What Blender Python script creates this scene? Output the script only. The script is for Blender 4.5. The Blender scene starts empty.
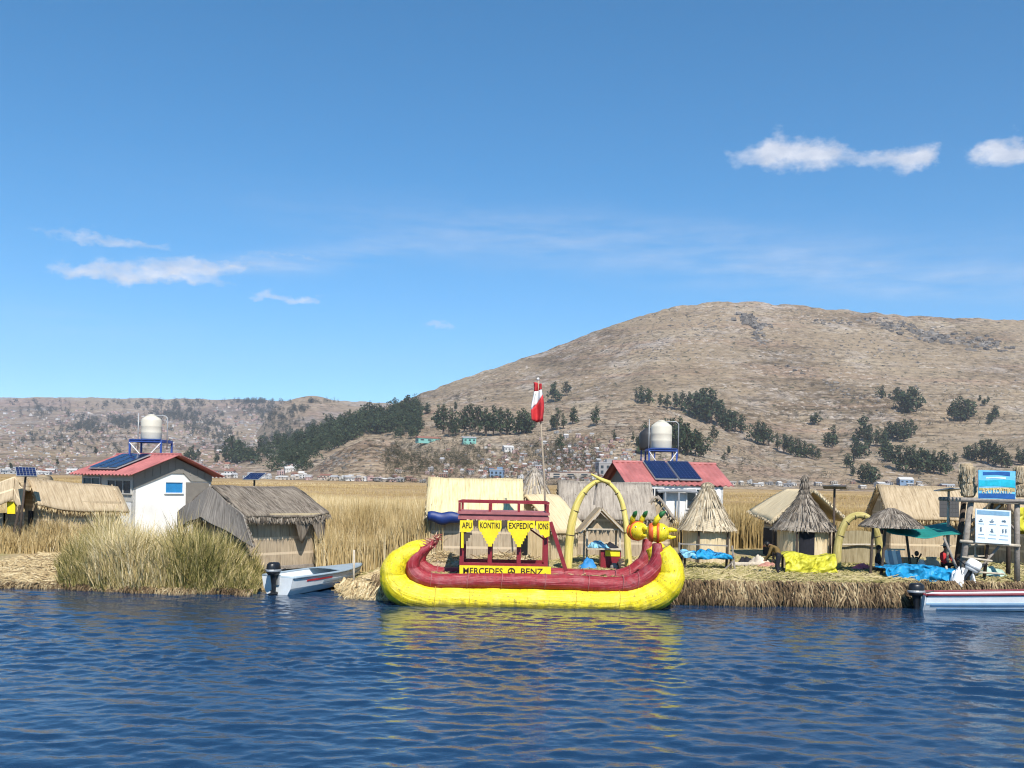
import bpy, bmesh, math, random
import numpy as np
from mathutils import Vector, Matrix
random.seed(7); RNG = np.random.default_rng(7)
sc = bpy.context.scene
COL = sc.collection
H = 3.8; F = 1000.0; PX, PY = 512.0, 482.0; ROLL = math.radians(1.15)
CA, SA = math.cos(ROLL), math.sin(ROLL)
# ---------------------------------------------------------------- measuring helpers
def uv_of(px, py):
    dx, dy = px-PX, py-PY
    return (dx*CA+dy*SA)/F, (-dx*SA+dy*CA)/F
def P(px, py, D):
    u, v = uv_of(px, py)
    return Vector((u*D, D, H-v*D))
def G(px, D, z):
    v = (H-z)/D*F
    u = ((px-PX)+v*SA)/CA
    return Vector((u/F*D, D, z))
# ---------------------------------------------------------------- materials
MATS = {}
def nt_new(name):
    m = bpy.data.materials.new(name); m.use_nodes = True
    nt = m.node_tree; b = nt.nodes['Principled BSDF']
    return m, nt, b
def N(nt, t, **kw):
    n = nt.nodes.new(t)
    for k, v in kw.items():
        if k in n.inputs.keys(): n.inputs[k].default_value = v
        else: setattr(n, k, v)
    return n
def ramp(nt, fac, stops):
    r = nt.nodes.new('ShaderNodeValToRGB')
    el = r.color_ramp.elements
    while len(el) < len(stops): el.new(0.5)
    for e, (p, c) in zip(el, stops):
        e.position = p; e.color = (*c, 1) if len(c) == 3 else c
    nt.links.new(fac, r.inputs['Fac']); return r.outputs['Color']
def mixc(nt, fac, a, b, mode='MIX'):
    m = nt.nodes.new('ShaderNodeMix'); m.data_type = 'RGBA'; m.blend_type = mode
    for s, v in (('Factor', fac), ('A', a), ('B', b)):
        i = [x for x in m.inputs if x.name == s and x.enabled][0]
        if hasattr(v, 'is_linked') or hasattr(v, 'links'): nt.links.new(v, i)
        else: i.default_value = v if s == 'Factor' else (*v, 1)
    return [o for o in m.outputs if o.enabled][0]
def noise(nt, vec, scale, detail=4, rough=0.6):
    n = N(nt, 'ShaderNodeTexNoise', Scale=scale, Detail=detail, Roughness=rough)
    if vec is not None: nt.links.new(vec, n.inputs['Vector'])
    return n.outputs['Fac']
def mapping(nt, vec, scale):
    m = nt.nodes.new('ShaderNodeMapping'); m.inputs['Scale'].default_value = scale
    nt.links.new(vec, m.inputs['Vector']); return m.outputs['Vector']
def bump(nt, b, h, strength, dist):
    n = N(nt, 'ShaderNodeBump', Strength=strength, Distance=dist)
    nt.links.new(h, n.inputs['Height']); nt.links.new(n.outputs['Normal'], b.inputs['Normal'])
def plain(name, col, rough=0.6, var=0.18, scale=3.0, metal=0.0, spec=0.4, bmp=0.0):
    if name in MATS: return MATS[name]
    m, nt, b = nt_new(name)
    tc = nt.nodes.new('ShaderNodeTexCoord')
    f = noise(nt, tc.outputs['Object'], scale, 6, 0.65)
    d = tuple(c*(1-var) for c in col); l = tuple(min(1, c*(1+var)) for c in col)
    c = ramp(nt, f, [(0.3, d), (0.7, l)])
    nt.links.new(c, b.inputs['Base Color'])
    b.inputs['Roughness'].default_value = rough; b.inputs['Metallic'].default_value = metal
    b.inputs['Specular IOR Level'].default_value = spec
    if bmp: bump(nt, b, noise(nt, tc.outputs['Object'], scale*6, 4), bmp, 0.02)
    MATS[name] = m; return m
def straw(name, dark, mid, light, seam=0.0, across=14.0, along=1.0, rough=0.8):
    """reed texture that follows the UVs: u across the stalks (m), v along them (m)"""
    if name in MATS: return MATS[name]
    m, nt, b = nt_new(name)
    uv = nt.nodes.new('ShaderNodeTexCoord').outputs['UV']
    f1 = noise(nt, mapping(nt, uv, (across, along, 1)), 1.0, 3, 0.7)
    f2 = noise(nt, mapping(nt, uv, (1.6, 1.1, 1)), 1.0, 4, 0.6)
    c1 = ramp(nt, f1, [(0.33, dark), (0.47, mid), (0.62, light)])
    c2 = ramp(nt, f2, [(0.32, tuple(x*0.72 for x in mid)), (0.5, mid), (0.68, tuple(min(1, x*1.2) for x in light))])
    c = mixc(nt, 0.3, c1, c2)
    if seam:
        sp = nt.nodes.new('ShaderNodeSeparateXYZ'); nt.links.new(uv, sp.inputs[0])
        md = N(nt, 'ShaderNodeMath', operation='PINGPONG'); nt.links.new(sp.outputs['Y'], md.inputs[0]); md.inputs[1].default_value = seam
        lt = N(nt, 'ShaderNodeMath', operation='LESS_THAN'); nt.links.new(md.outputs[0], lt.inputs[0]); lt.inputs[1].default_value = 0.045
        k = N(nt, 'ShaderNodeMath', operation='MULTIPLY'); nt.links.new(lt.outputs[0], k.inputs[0]); k.inputs[1].default_value = 0.8
        c = mixc(nt, k.outputs[0], c, tuple(min(1, x*1.3) for x in light))
    nt.links.new(c, b.inputs['Base Color'])
    b.inputs['Roughness'].default_value = rough; b.inputs['Specular IOR Level'].default_value = 0.2
    bump(nt, b, f1, 0.8, 0.03)
    MATS[name] = m; return m
def blades_mat(name, stops, rough=0.75):
    """each blade has its own random value in the attribute rnd"""
    if name in MATS: return MATS[name]
    m, nt, b = nt_new(name)
    a = nt.nodes.new('ShaderNodeAttribute'); a.attribute_name = 'rnd'
    c = ramp(nt, a.outputs['Fac'], stops)
    nt.links.new(c, b.inputs['Base Color']); b.inputs['Roughness'].default_value = rough
    b.inputs['Specular IOR Level'].default_value = 0.2
    MATS[name] = m; return m
# ---------------------------------------------------------------- objects
ORG = {}
def tag(o, label=None, cat=None, group=None, kind=None):
    if label: o['label'] = label
    if cat: o['category'] = cat
    if group: o['group'] = group
    if kind: o['kind'] = kind
    return o
def thing(name, label, cat, loc, group=None):
    o = bpy.data.objects.new(name, None); COL.objects.link(o); o.empty_display_size = 0.2
    o.location = loc; ORG[o.name] = Vector(loc)
    return tag(o, label, cat, group)
class MB:
    def __init__(s): s.v = []; s.f = []; s.uv = []; s.m = []; s.rnd = []
    def add(s, vs, fs, uvs=None, m=0, rnd=0.0):
        o = len(s.v); s.v += [tuple(x) for x in vs]
        for f in fs:
            s.f.append([i+o for i in f]); s.m.append(m)
            s.uv += [(uvs[i] if uvs else (vs[i][0], vs[i][2])) for i in f]
        s.rnd += [rnd]*len(vs)
    def box(s, c, size, rot=0.0, m=0, mat=None):
        hx, hy, hz = (x/2 for x in size)
        R = mat or Matrix.Rotation(rot, 3, 'Z'); c = Vector(c)
        loc = [(-hx,-hy,-hz),(hx,-hy,-hz),(hx,hy,-hz),(-hx,hy,-hz),(-hx,-hy,hz),(hx,-hy,hz),(hx,hy,hz),(-hx,hy,hz)]
        vs = [c+R@Vector(x) for x in loc]
        F6 = [(3,2,1,0),(4,5,6,7),(0,1,5,4),(1,2,6,5),(2,3,7,6),(3,0,4,7)]
        for f in F6:
            q = [loc[i] for i in f]
            n = max(range(3), key=lambda k: -max(abs(q[0][k]-p[k]) for p in q))
            ax = [k for k in range(3) if k != n]
            s.add([vs[i] for i in f], [(0,1,2,3)], [(p[ax[0]], p[ax[1]]) for p in q], m)
    def beam(s, a, b, w, h=None, m=0, up=(0,0,1)):
        a, b = Vector(a), Vector(b); d = b-a; L = d.length; d.normalize()
        u = Vector(up)
        if abs(d.dot(u)) > 0.95: u = Vector((0,1,0))
        x = d.cross(u).normalized(); z = x.cross(d)
        M = Matrix((x, d, z)).transposed()
        s.box((a+b)/2, (w, L, h or w), m=m, mat=M)
    def tube(s, pts, rad, n=10, m=0, cap=True, jit=0.0, flat=1.0, smooth=1, ridge=None, pinch=None):
        pts = [Vector(p) for p in pts]
        if not hasattr(rad, '__len__'): rad = [rad]*len(pts)
        if smooth > 1 and len(pts) > 2:
            P2, R2 = [], []
            for i in range(len(pts)-1):
                p0 = pts[max(i-1,0)]; p1 = pts[i]; p2 = pts[i+1]; p3 = pts[min(i+2,len(pts)-1)]
                for k in range(smooth):
                    t = k/smooth
                    P2.append(0.5*((2*p1)+(p2-p0)*t+(2*p0-5*p1+4*p2-p3)*t*t+(3*p1-p0-3*p2+p3)*t**3))
                    R2.append(rad[i]*(1-t)+rad[i+1]*t)
            P2.append(pts[-1]); R2.append(rad[-1]); pts, rad = P2, R2
        vs, uv, fs = [], [], []; L = 0; N0 = None
        for i, p in enumerate(pts):
            d = (pts[min(i+1,len(pts)-1)]-pts[max(i-1,0)]).normalized()
            if N0 is None:
                N0 = Vector((0,1,0)) if abs(d.y) < 0.9 else Vector((1,0,0))
            N0 = (N0-d*N0.dot(d)).normalized(); B = d.cross(N0)
            if i: L += (p-pts[i-1]).length
            for k in range(n):
                a = 2*math.pi*k/n
                r = rad[i]*(1+random.uniform(-jit, jit))
                if ridge: r *= 1+ridge[1]*abs(math.sin(ridge[0]*a/2+.5*math.sin(L*2.1)))-ridge[1]*.5
                if pinch: r *= 1-pinch[1]*math.exp(-((L/pinch[0]-round(L/pinch[0]))*pinch[0]/.06)**2)+.02*math.sin(L*5.3+a)
                vs.append(p+N0*math.cos(a)*r*flat+B*math.sin(a)*r); uv.append((a*rad[i], L))
        for i in range(len(pts)-1):
            for k in range(n):
                fs.append((i*n+k, i*n+(k+1)%n, (i+1)*n+(k+1)%n, (i+1)*n+k))
        if cap:
            fs.append(tuple(range(n-1,-1,-1))); fs.append(tuple((len(pts)-1)*n+k for k in range(n)))
        s.add(vs, fs, uv, m)
    def panel(s, fn, ns, nt, th, su, sv, m=0, swap=False):
        g = [[Vector(fn(i/ns, j/nt)) for j in range(nt+1)] for i in range(ns+1)]
        vs, uv = [], []; W = nt+1
        nr = []
        for i in range(ns+1):
            for j in range(nt+1):
                a = g[min(i+1,ns)][j]-g[max(i-1,0)][j]; b = g[i][min(j+1,nt)]-g[i][max(j-1,0)]
                nr.append(a.cross(b).normalized())
        for side in (0, 1):
            for i in range(ns+1):
                for j in range(nt+1):
                    vs.append(g[i][j]-nr[i*W+j]*th*side)
                    uv.append((i/ns*su, j/nt*sv))
        M = (ns+1)*W; fs = []
        for i in range(ns):
            for j in range(nt):
                a, b, c, d = i*W+j, (i+1)*W+j, (i+1)*W+j+1, i*W+j+1
                fs.append((a,b,c,d)); fs.append((d+M,c+M,b+M,a+M))
        ed = [(i*W, (i+1)*W) for i in range(ns)]+[(ns*W+j, ns*W+j+1) for j in range(nt)]
        ed += [((i+1)*W+nt, i*W+nt) for i in range(ns)]+[(j+1, j) for j in range(nt)]
        for a, b in ed: fs.append((b, a, a+M, b+M))
        s.add(vs, fs, uv, m)
    def lathe(s, c, prof, n=24, m=0, jit=0.0, sx=1.0, sy=1.0):
        c = Vector(c); vs, uv, fs = [], [], []; L = 0
        for i, (r, z) in enumerate(prof):
            if i: L += math.hypot(r-prof[i-1][0], z-prof[i-1][1])
            for k in range(n):
                a = 2*math.pi*k/n; rr = r*(1+random.uniform(-jit, jit))
                vs.append(c+Vector((rr*math.cos(a)*sx, rr*math.sin(a)*sy, z+random.uniform(-jit,jit)*0.3))); uv.append((a*max(r,0.35), L))
        for i in range(len(prof)-1):
            for k in range(n):
                fs.append((i*n+k, i*n+(k+1)%n, (i+1)*n+(k+1)%n, (i+1)*n+k))
        fs.append(tuple(range(n-1,-1,-1))); fs.append(tuple((len(prof)-1)*n+k for k in range(n)))
        s.add(vs, fs, uv, m)
    def ball(s, c, r, n=12, m=0, R=None):
        c = Vector(c); r = r if hasattr(r, '__len__') else (r,r,r); vs, fs, uv = [], [], []
        k2 = n//2
        for i in range(k2+1):
            a = math.pi*i/k2
            for k in range(n):
                b = 2*math.pi*k/n
                p = Vector((r[0]*math.sin(a)*math.cos(b), r[1]*math.sin(a)*math.sin(b), r[2]*math.cos(a)))
                if R: p = R@p
                vs.append(c+p); uv.append((b*r[0], a*r[2]))
        for i in range(k2):
            for k in range(n):
                fs.append((i*n+k, (i+1)*n+k, (i+1)*n+(k+1)%n, i*n+(k+1)%n))
        s.add(vs, fs, uv, m)
    def poly(s, pts, dvec, m=0):
        """a polygon outline with real thickness dvec"""
        n = len(pts); a = [Vector(p) for p in pts]; b = [p+Vector(dvec) for p in a]
        fs = [tuple(range(n)), tuple(range(2*n-1, n-1, -1))]
        fs += [(i, i+n, (i+1)%n+n, (i+1)%n) for i in range(n)]
        s.add(a+b, fs, None, m)
    def strand(s, a, b, w, side=None, rnd=None, mid=None, m=0):
        a, b = Vector(a), Vector(b)
        d = (b-a); sd = side or d.cross(Vector((0,-1,0.2))).normalized()
        if sd.length < 0.1: sd = Vector((1,0,0))
        c = (a+b)/2 if mid is None else Vector(mid)
        r = random.random() if rnd is None else rnd
        s.add([a-sd*w/2, a+sd*w/2, c+sd*w/2, c-sd*w/2, b], [(0,1,2,3),(3,2,4)], [(0,0)]*5, m, r)
    def build(s, name, mats, parent=None, smooth=False, rnd=False):
        me = bpy.data.meshes.new(name)
        o = bpy.data.objects.new(name, me); COL.objects.link(o)
        base = Vector((0,0,0))
        if parent is not None:
            o.parent = parent; base = ORG[parent.name]
        ORG[o.name] = base
        me.from_pydata([tuple(Vector(v)-base) for v in s.v], [], s.f)
        mats = mats if isinstance(mats, (list, tuple)) else [mats]
        for mm in mats: me.materials.append(mm)
        me.polygons.foreach_set('material_index', s.m)
        ul = me.uv_layers.new(name='UVMap')
        ul.data.foreach_set('uv', [c for p in s.uv for c in p])
        if smooth: me.polygons.foreach_set('use_smooth', [True]*len(s.f))
        if rnd:
            at = me.attributes.new('rnd', 'FLOAT', 'POINT'); at.data.foreach_set('value', s.rnd)
        if rnd: o['kind'] = 'stuff'
        me.update(); return o
def top(o, root_at=None):
    """give a top-level mesh its origin at its base"""
    me = o.data; n = len(me.vertices); co = np.empty(n*3); me.vertices.foreach_get('co', co); co = co.reshape(-1,3)
    c = np.array([co[:,0].mean(), co[:,1].mean(), co[:,2].min()])
    me.vertices.foreach_set('co', (co-c).ravel()); o.location = c; ORG[o.name] = Vector(c); me.update(); return o
def np_mesh(name, V, Fq, mat, rnd=None, smooth=False, parent=None):
    """fast mesh from arrays; Fq rows of equal size"""
    me = bpy.data.meshes.new(name); k = Fq.shape[1]
    me.vertices.add(len(V)); me.vertices.foreach_set('co', V.astype(np.float32).ravel())
    me.loops.add(Fq.size); me.loops.foreach_set('vertex_index', Fq.astype(np.int32).ravel())
    me.polygons.add(len(Fq)); me.polygons.foreach_set('loop_start', np.arange(len(Fq), dtype=np.int32)*k)
    me.polygons.foreach_set('use_smooth', np.full(len(Fq), smooth))
    if rnd is not None:
        at = me.attributes.new('rnd', 'FLOAT', 'POINT'); at.data.foreach_set('value', rnd.astype(np.float32))
    me.update(calc_edges=True); me.validate()
    me.materials.append(mat)
    o = bpy.data.objects.new(name, me); COL.objects.link(o)
    if parent is not None: o.parent = parent
    return o
def copy_tree(o, parent=None):
    c = o.copy(); COL.objects.link(c)
    if parent is not None: c.parent = parent
    for ch in list(o.children): copy_tree(ch, c)
    return c
def hash2(ix, iy, seed):
    h = (ix.astype(np.int64)*374761393+iy.astype(np.int64)*668265263+seed*1442695041) & 0x7fffffff
    h = ((h ^ (h >> 13))*1274126177) & 0x7fffffff
    return ((h ^ (h >> 16)) & 0xffffff)/float(0xffffff)
def vnoise(x, y, seed=0):
    ix, iy = np.floor(x), np.floor(y); fx, fy = x-ix, y-iy
    fx = fx*fx*(3-2*fx); fy = fy*fy*(3-2*fy)
    a, b = hash2(ix,iy,seed), hash2(ix+1,iy,seed); c, d = hash2(ix,iy+1,seed), hash2(ix+1,iy+1,seed)
    return (a*(1-fx)+b*fx)*(1-fy)+(c*(1-fx)+d*fx)*fy
def fbm(x, y, oct=5, seed=0):
    r = 0; a = 0.5
    for i in range(oct):
        r = r+a*(vnoise(x, y, seed+i)-0.5); x = x*2.03+17; y = y*2.03+31; a *= 0.5
    return r
# ---------------------------------------------------------------- camera, light, sky
cd = bpy.data.cameras.new('camera'); cam = bpy.data.objects.new('camera', cd); COL.objects.link(cam)
cd.sensor_width = 36; cd.lens = F/1024*36; cd.shift_y = (PY-384)/1024; cd.clip_start = 0.5; cd.clip_end = 60000
cam.location = (0, 0, H)
cam.matrix_world = Matrix.Translation((0,0,H)) @ Matrix.Rotation(math.radians(90), 4, 'X') @ Matrix.Rotation(ROLL, 4, 'Z')
sc.camera = cam
EL, AZ = math.radians(48), math.radians(164)      # AZ clockwise from +Y
SUN = Vector((math.sin(AZ)*math.cos(EL), math.cos(AZ)*math.cos(EL), math.sin(EL)))
sd = bpy.data.lights.new('sun', 'SUN'); sd.energy = 5.0; sd.angle = math.radians(0.53); sd.color = (1, 0.95, 0.87)
so = bpy.data.objects.new('sun', sd); COL.objects.link(so); so.rotation_euler = (-SUN).to_track_quat('-Z', 'Y').to_euler()
so.location = (20, -30, 60)
w = bpy.data.worlds.new('World'); sc.world = w; w.use_nodes = True
nt = w.node_tree; bg = nt.nodes['Background']
sky = nt.nodes.new('ShaderNodeTexSky'); sky.sky_type = 'NISHITA'; sky.sun_disc = False
sky.sun_elevation = EL; sky.sun_rotation = AZ; sky.altitude = 3800; sky.air_density = 1.15; sky.dust_density = 0.9; sky.ozone_density = 4.5
bg.inputs['Strength'].default_value = 0.109
# clouds of the sky: direction -> angles, soft lobes broken up by noise
def M_(op, a, b=None, c=None):
    n = nt.nodes.new('ShaderNodeMath'); n.operation = op
    for i, x in enumerate((a, b, c)):
        if x is None: continue
        if hasattr(x, 'links'): nt.links.new(x, n.inputs[i])
        else: n.inputs[i].default_value = x
    return n.outputs[0]
tc = nt.nodes.new('ShaderNodeTexCoord')
sp = nt.nodes.new('ShaderNodeSeparateXYZ'); nt.links.new(tc.outputs['Generated'], sp.inputs[0])
az = M_('ARCTAN2', sp.outputs['X'], sp.outputs['Y']); el = M_('ARCSINE', sp.outputs['Z'])
cv = nt.nodes.new('ShaderNodeCombineXYZ'); nt.links.new(az, cv.inputs[0]); nt.links.new(el, cv.inputs[1])
def wn(scale, sx, sy, det=6, rough=0.6, z=0.0):
    mp = nt.nodes.new('ShaderNodeMapping'); mp.inputs['Scale'].default_value = (sx, sy, 1); mp.inputs['Location'].default_value = (0,0,z)
    nt.links.new(cv.outputs[0], mp.inputs['Vector'])
    n = nt.nodes.new('ShaderNodeTexNoise'); n.inputs['Scale'].default_value = scale; n.inputs['Detail'].default_value = det; n.inputs['Roughness'].default_value = rough
    nt.links.new(mp.outputs[0], n.inputs['Vector']); return n.outputs['Fac']
wx = M_('MULTIPLY', M_('SUBTRACT', wn(26, 1, 1.5, 5, 0.6), 0.5), 0.05)
wy = M_('MULTIPLY', M_('SUBTRACT', wn(26, 1, 1.5, 5, 0.6, 5.0), 0.5), 0.035)
azw, elw = M_('ADD', az, wx), M_('ADD', el, wy)
def lobe(px, py, rx, ry, amp, tilt=0.0, warp=True):
    u, v = uv_of(px, py); a0 = math.atan(u); e0 = math.atan(-v*math.cos(a0))
    k = math.cos(a0)
    dx = M_('SUBTRACT', azw if warp else az, a0); dy = M_('SUBTRACT', elw if warp else el, e0)
    t = tilt
    x2 = M_('DIVIDE', M_('ADD', M_('MULTIPLY', dx, math.cos(t)), M_('MULTIPLY', dy, math.sin(t))), rx/F*k*k)
    y2 = M_('DIVIDE', M_('SUBTRACT', M_('MULTIPLY', dy, math.cos(t)), M_('MULTIPLY', dx, math.sin(t))), ry/F*k)
    r2 = M_('ADD', M_('MULTIPLY', x2, x2), M_('MULTIPLY', y2, y2))
    return M_('MULTIPLY', M_('EXPONENT', M_('MULTIPLY', r2, -1.0)), amp)
LOBES = [(752,157,22,10,1.0),(776,147,14,17,0.95),(800,153,24,13,1.1),(826,154,20,14,1.1),(868,160,26,9,0.85),(905,161,24,12,1.0),(922,153,13,12,0.8),
         (1002,150,24,14,1.2),(1022,154,20,11,1.0),(982,150,12,8,.6),
         (108,240,66,8,1.05),(80,274,30,8,1.0),(140,272,60,11,1.05),(190,268,42,9,.9),(172,280,50,6,.7),(225,264,50,6,.8),(285,258,60,5,.62),
         (290,298,30,7,.95),(312,297,14,6,.6),(262,299,16,5,.55),(438,325,17,5,.8)]
tot = None
for (x, y, rx, ry, a) in LOBES:
    l = lobe(x, y, rx*1.1, ry*(1 if x > 600 else .85), a*(1 if x > 600 else .88)); tot = l if tot is None else M_('ADD', tot, l)
det = wn(60, 1, 1.8, 8, 0.62, 3.0)
dens = M_('MULTIPLY', M_('SUBTRACT', M_('ADD', tot, M_('MULTIPLY', M_('SUBTRACT', det, 0.5), 1.25)), 0.40), 1.0)
dens = M_('MULTIPLY', M_('MINIMUM', M_('MAXIMUM', dens, 0.0), 1.0), 0.80)
wisp = None
for (x, y, rx, ry, a, t) in [(690,250,330,26,.30,-0.07),(900,280,230,18,.34,-0.09),(500,235,150,20,.16,0.0),(330,255,90,12,.30,0.16),(250,266,80,9,.35,0.1),(60,322,120,16,.14,0.0)]:
    l = lobe(x, y, rx, ry, a, t, False); wisp = l if wisp is None else M_('ADD', wisp, l)
wf = M_('MULTIPLY', wisp, M_('MULTIPLY', M_('MAXIMUM', M_('SUBTRACT', wn(9, 1, 7, 7, 0.62, 9.0), 0.30), 0.0), 2.0))
allc = M_('MINIMUM', M_('ADD', dens, wf), 0.95)
shade = wn(40, 1, 2.2, 4, 0.5, 7.0)
cc = ramp(nt, shade, [(0.3, (4.6,4.9,5.6)), (0.7, (7.0,6.95,7.2))])
hs = nt.nodes.new('ShaderNodeHueSaturation'); hs.inputs['Saturation'].default_value = 1.30; hs.inputs['Hue'].default_value = 0.488; hs.inputs['Value'].default_value = 1.17
nt.links.new(sky.outputs['Color'], hs.inputs['Color'])
mx = mixc(nt, allc, hs.outputs['Color'], cc)
nt.links.new(mx, bg.inputs['Color'])
sc.view_settings.view_transform = 'Standard'; sc.view_settings.look = 'None'; sc.view_settings.exposure = 0.40; sc.view_settings.gamma = 1.0
sc.view_settings.use_curve_mapping = False
sc.cycles.use_denoising = True; sc.cycles.pixel_filter_type = 'BLACKMAN_HARRIS'; sc.cycles.filter_width = 1.15
sc.cycles.max_bounces = 8; sc.cycles.volume_bounces = 1; sc.cycles.volume_max_steps = 64
sc.cycles.use_adaptive_sampling = True; sc.cycles.adaptive_threshold = 0.02
sc.cycles.caustics_reflective = False; sc.cycles.caustics_refractive = False
# ---------------------------------------------------------------- water
def wave_field(X, Y):
    Z = np.zeros_like(X); DX = np.zeros_like(X); DY = np.zeros_like(X)
    r = np.random.default_rng(3)
    for i in range(110):
        lam = 0.14*(1.05/0.14)**(r.random()**1.1)
        th = r.normal(0, 0.50)+0.15
        k = 2*math.pi/lam; kx, ky = k*math.sin(th), k*math.cos(th)
        a = 0.0150*lam/(2*math.pi)*(1 if lam > .3 else .85)
        ph = r.random()*6.28
        arg = kx*X+ky*Y+ph; c = np.cos(arg); s = np.sin(arg)
        Z += a*c; DX += a*0.7*math.sin(th)*s; DY += a*0.7*math.cos(th)*s
    g = 0.70+2.4*(fbm(X*0.09+3, Y*0.26, 3, 5)+0.12)
    return Z*g, X-DX*g, Y-DY*g
rows = np.concatenate([[-400,-100,-30,-6], np.linspace(2, 11.5, 60), np.linspace(11.6, 35.5, 400), np.linspace(36, 60, 14), [90,160,300,600,1000,2000]])
us = np.concatenate([np.linspace(-1.9,-0.72,50), np.linspace(-0.71, 0.71, 820), np.linspace(0.72,1.9,50)])
D_, U_ = np.meshgrid(rows, us, indexing='ij')
Xw = U_*np.maximum(np.abs(D_), 13.0); Yw = D_
Zw, X2, Y2 = wave_field(Xw, Yw)
fade = np.clip((36-Yw)/2, 0, 1)*np.clip((Yw-1)/2, 0, 1)
Zw = Zw*fade; X2 = Xw+(X2-Xw)*fade; Y2 = Yw+(Y2-Yw)*fade
nr, nc = D_.shape
idx = np.arange(nr*nc).reshape(nr, nc)
Fq = np.stack([idx[:-1,:-1], idx[:-1,1:], idx[1:,1:], idx[1:,:-1]], -1).reshape(-1, 4)
m, ntw, b = nt_new('lake_water')
b.inputs['Base Color'].default_value = (0.010, 0.033, 0.076, 1); b.inputs['Roughness'].default_value = 0.06; b.inputs['IOR'].default_value = 1.333
tcw = ntw.nodes.new('ShaderNodeTexCoord')
hh = noise(ntw, mapping(ntw, tcw.outputs['Object'], (1, 1.6, 1)), 6.0, 3, 0.6)
bump(ntw, b, hh, 0.30, 0.022)
water = np_mesh('water', np.stack([X2, Y2, Zw], -1).reshape(-1, 3), Fq, m, smooth=True); tag(water, kind='structure')
# ---------------------------------------------------------------- terrain
class Layer:
    def __init__(s, name, D0, D1, prof, amp, z0=0.3, back=0.22, sexp=1.0, seed=0, ext=(-1.25, 1.25), detail=1.0):
        s.name, s.D0, s.D1, s.amp, s.seed, s.back, s.sexp, s.z0, s.ext = name, D0, D1, amp, seed, back, sexp, z0, ext
        q = sorted(uv_of(*p) for p in prof)
        s.pu = np.array([a for a, _ in q]); s.pe = np.array([-b_ for _, b_ in q]); s.detail = detail
    def E(s, u):
        # smooth interpolation of the skyline
        r = 0
        for d in (-0.010, -0.005, 0, 0.005, 0.010): r = r+np.interp(u+d, s.pu, s.pe)
        return r/5
    def z(s, u, D):
        u = np.asarray(u, float); D = np.asarray(D, float)
        e0 = (s.z0-H)/s.D0; E = s.E(u)
        t = np.clip((D-s.D0)/(s.D1-s.D0), 0, 1)
        e = e0+(E-e0)*t**s.sexp
        Z = H+e*np.minimum(D, s.D1)
        over = np.maximum(D-s.D1, 0)
        Z = Z-over*s.back*(1-np.exp(-over/(0.06*s.D1)))
        X = u*D; L = s.D1/2600.0
        env = np.clip(t*3, 0, 1)*np.clip((E-e0)*60, 0, 1)
        env2 = env*np.clip(1.2-t*1.15, 0.07, 1)
        n = fbm(X/(420*L), D/(420*L), 5, s.seed)*s.amp*env2
        rdg = 1-np.abs(fbm(X/(260*L)+9, D/(700*L), 4, s.seed+20))*4
        n = n+(np.clip(rdg, 0, 1)-0.6)*s.amp*0.22*env2
        fine = fbm(X/(26*L), D/(40*L), 4, s.seed+40)*s.amp*0.11*env*s.detail
        # old field terraces
        Zt = Z+n; st = 9.0*L
        fr = Zt/st+fbm(X/(200*L), D/(200*L), 3, s.seed+60)*2; fr = fr-np.floor(fr)
        terr = np.clip((fr-0.75)*4, 0, 1)*st*0.62*env*np.clip(fbm(X/(500*L)+4, D/(500*L), 3, s.seed+70)*5+0.6, 0, 1)*np.clip(1.5-t*1.6, 0, 1)
        return np.where(s.pe.max() > -1, Zt+fine+terr*s.detail, Z)
    def build(s, mat, nrow=150, du=0.0028):
        uu = np.arange(s.ext[0], s.ext[1], du)
        t = np.linspace(0, 1, nrow); dd = np.concatenate([s.D0+(s.D1-s.D0)*t, s.D1+(s.D1*0.5)*np.linspace(0.02, 1, 14)**1.5])
        DD, UU = np.meshgrid(dd, uu, indexing='ij'); ZZ = s.z(UU, DD)
        V = np.stack([UU*DD, DD, ZZ], -1).reshape(-1, 3); a, c = DD.shape
        I = np.arange(a*c).reshape(a, c)
        Q = np.stack([I[:-1,:-1], I[:-1,1:], I[1:,1:], I[1:,:-1]], -1).reshape(-1, 4)
        o = np_mesh(s.name, V, Q, mat, smooth=True); tag(o, kind='structure'); return o
    def hit(s, px, py):
        u, v = uv_of(px, py); D = np.linspace(s.D0, s.D1, 170); zz = s.z(np.full(170, u), D)
        e = (zz-H)/D
        k = np.nonzero(e >= -v)[0]
        if not len(k): return None
        i = k[0]
        if i == 0: return (u, D[0], zz[0])
        f = (-v-e[i-1])/(e[i]-e[i-1]); return (u, D[i-1]+(D[i]-D[i-1])*f, zz[i-1]+(zz[i]-zz[i-1])*f)
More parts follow.
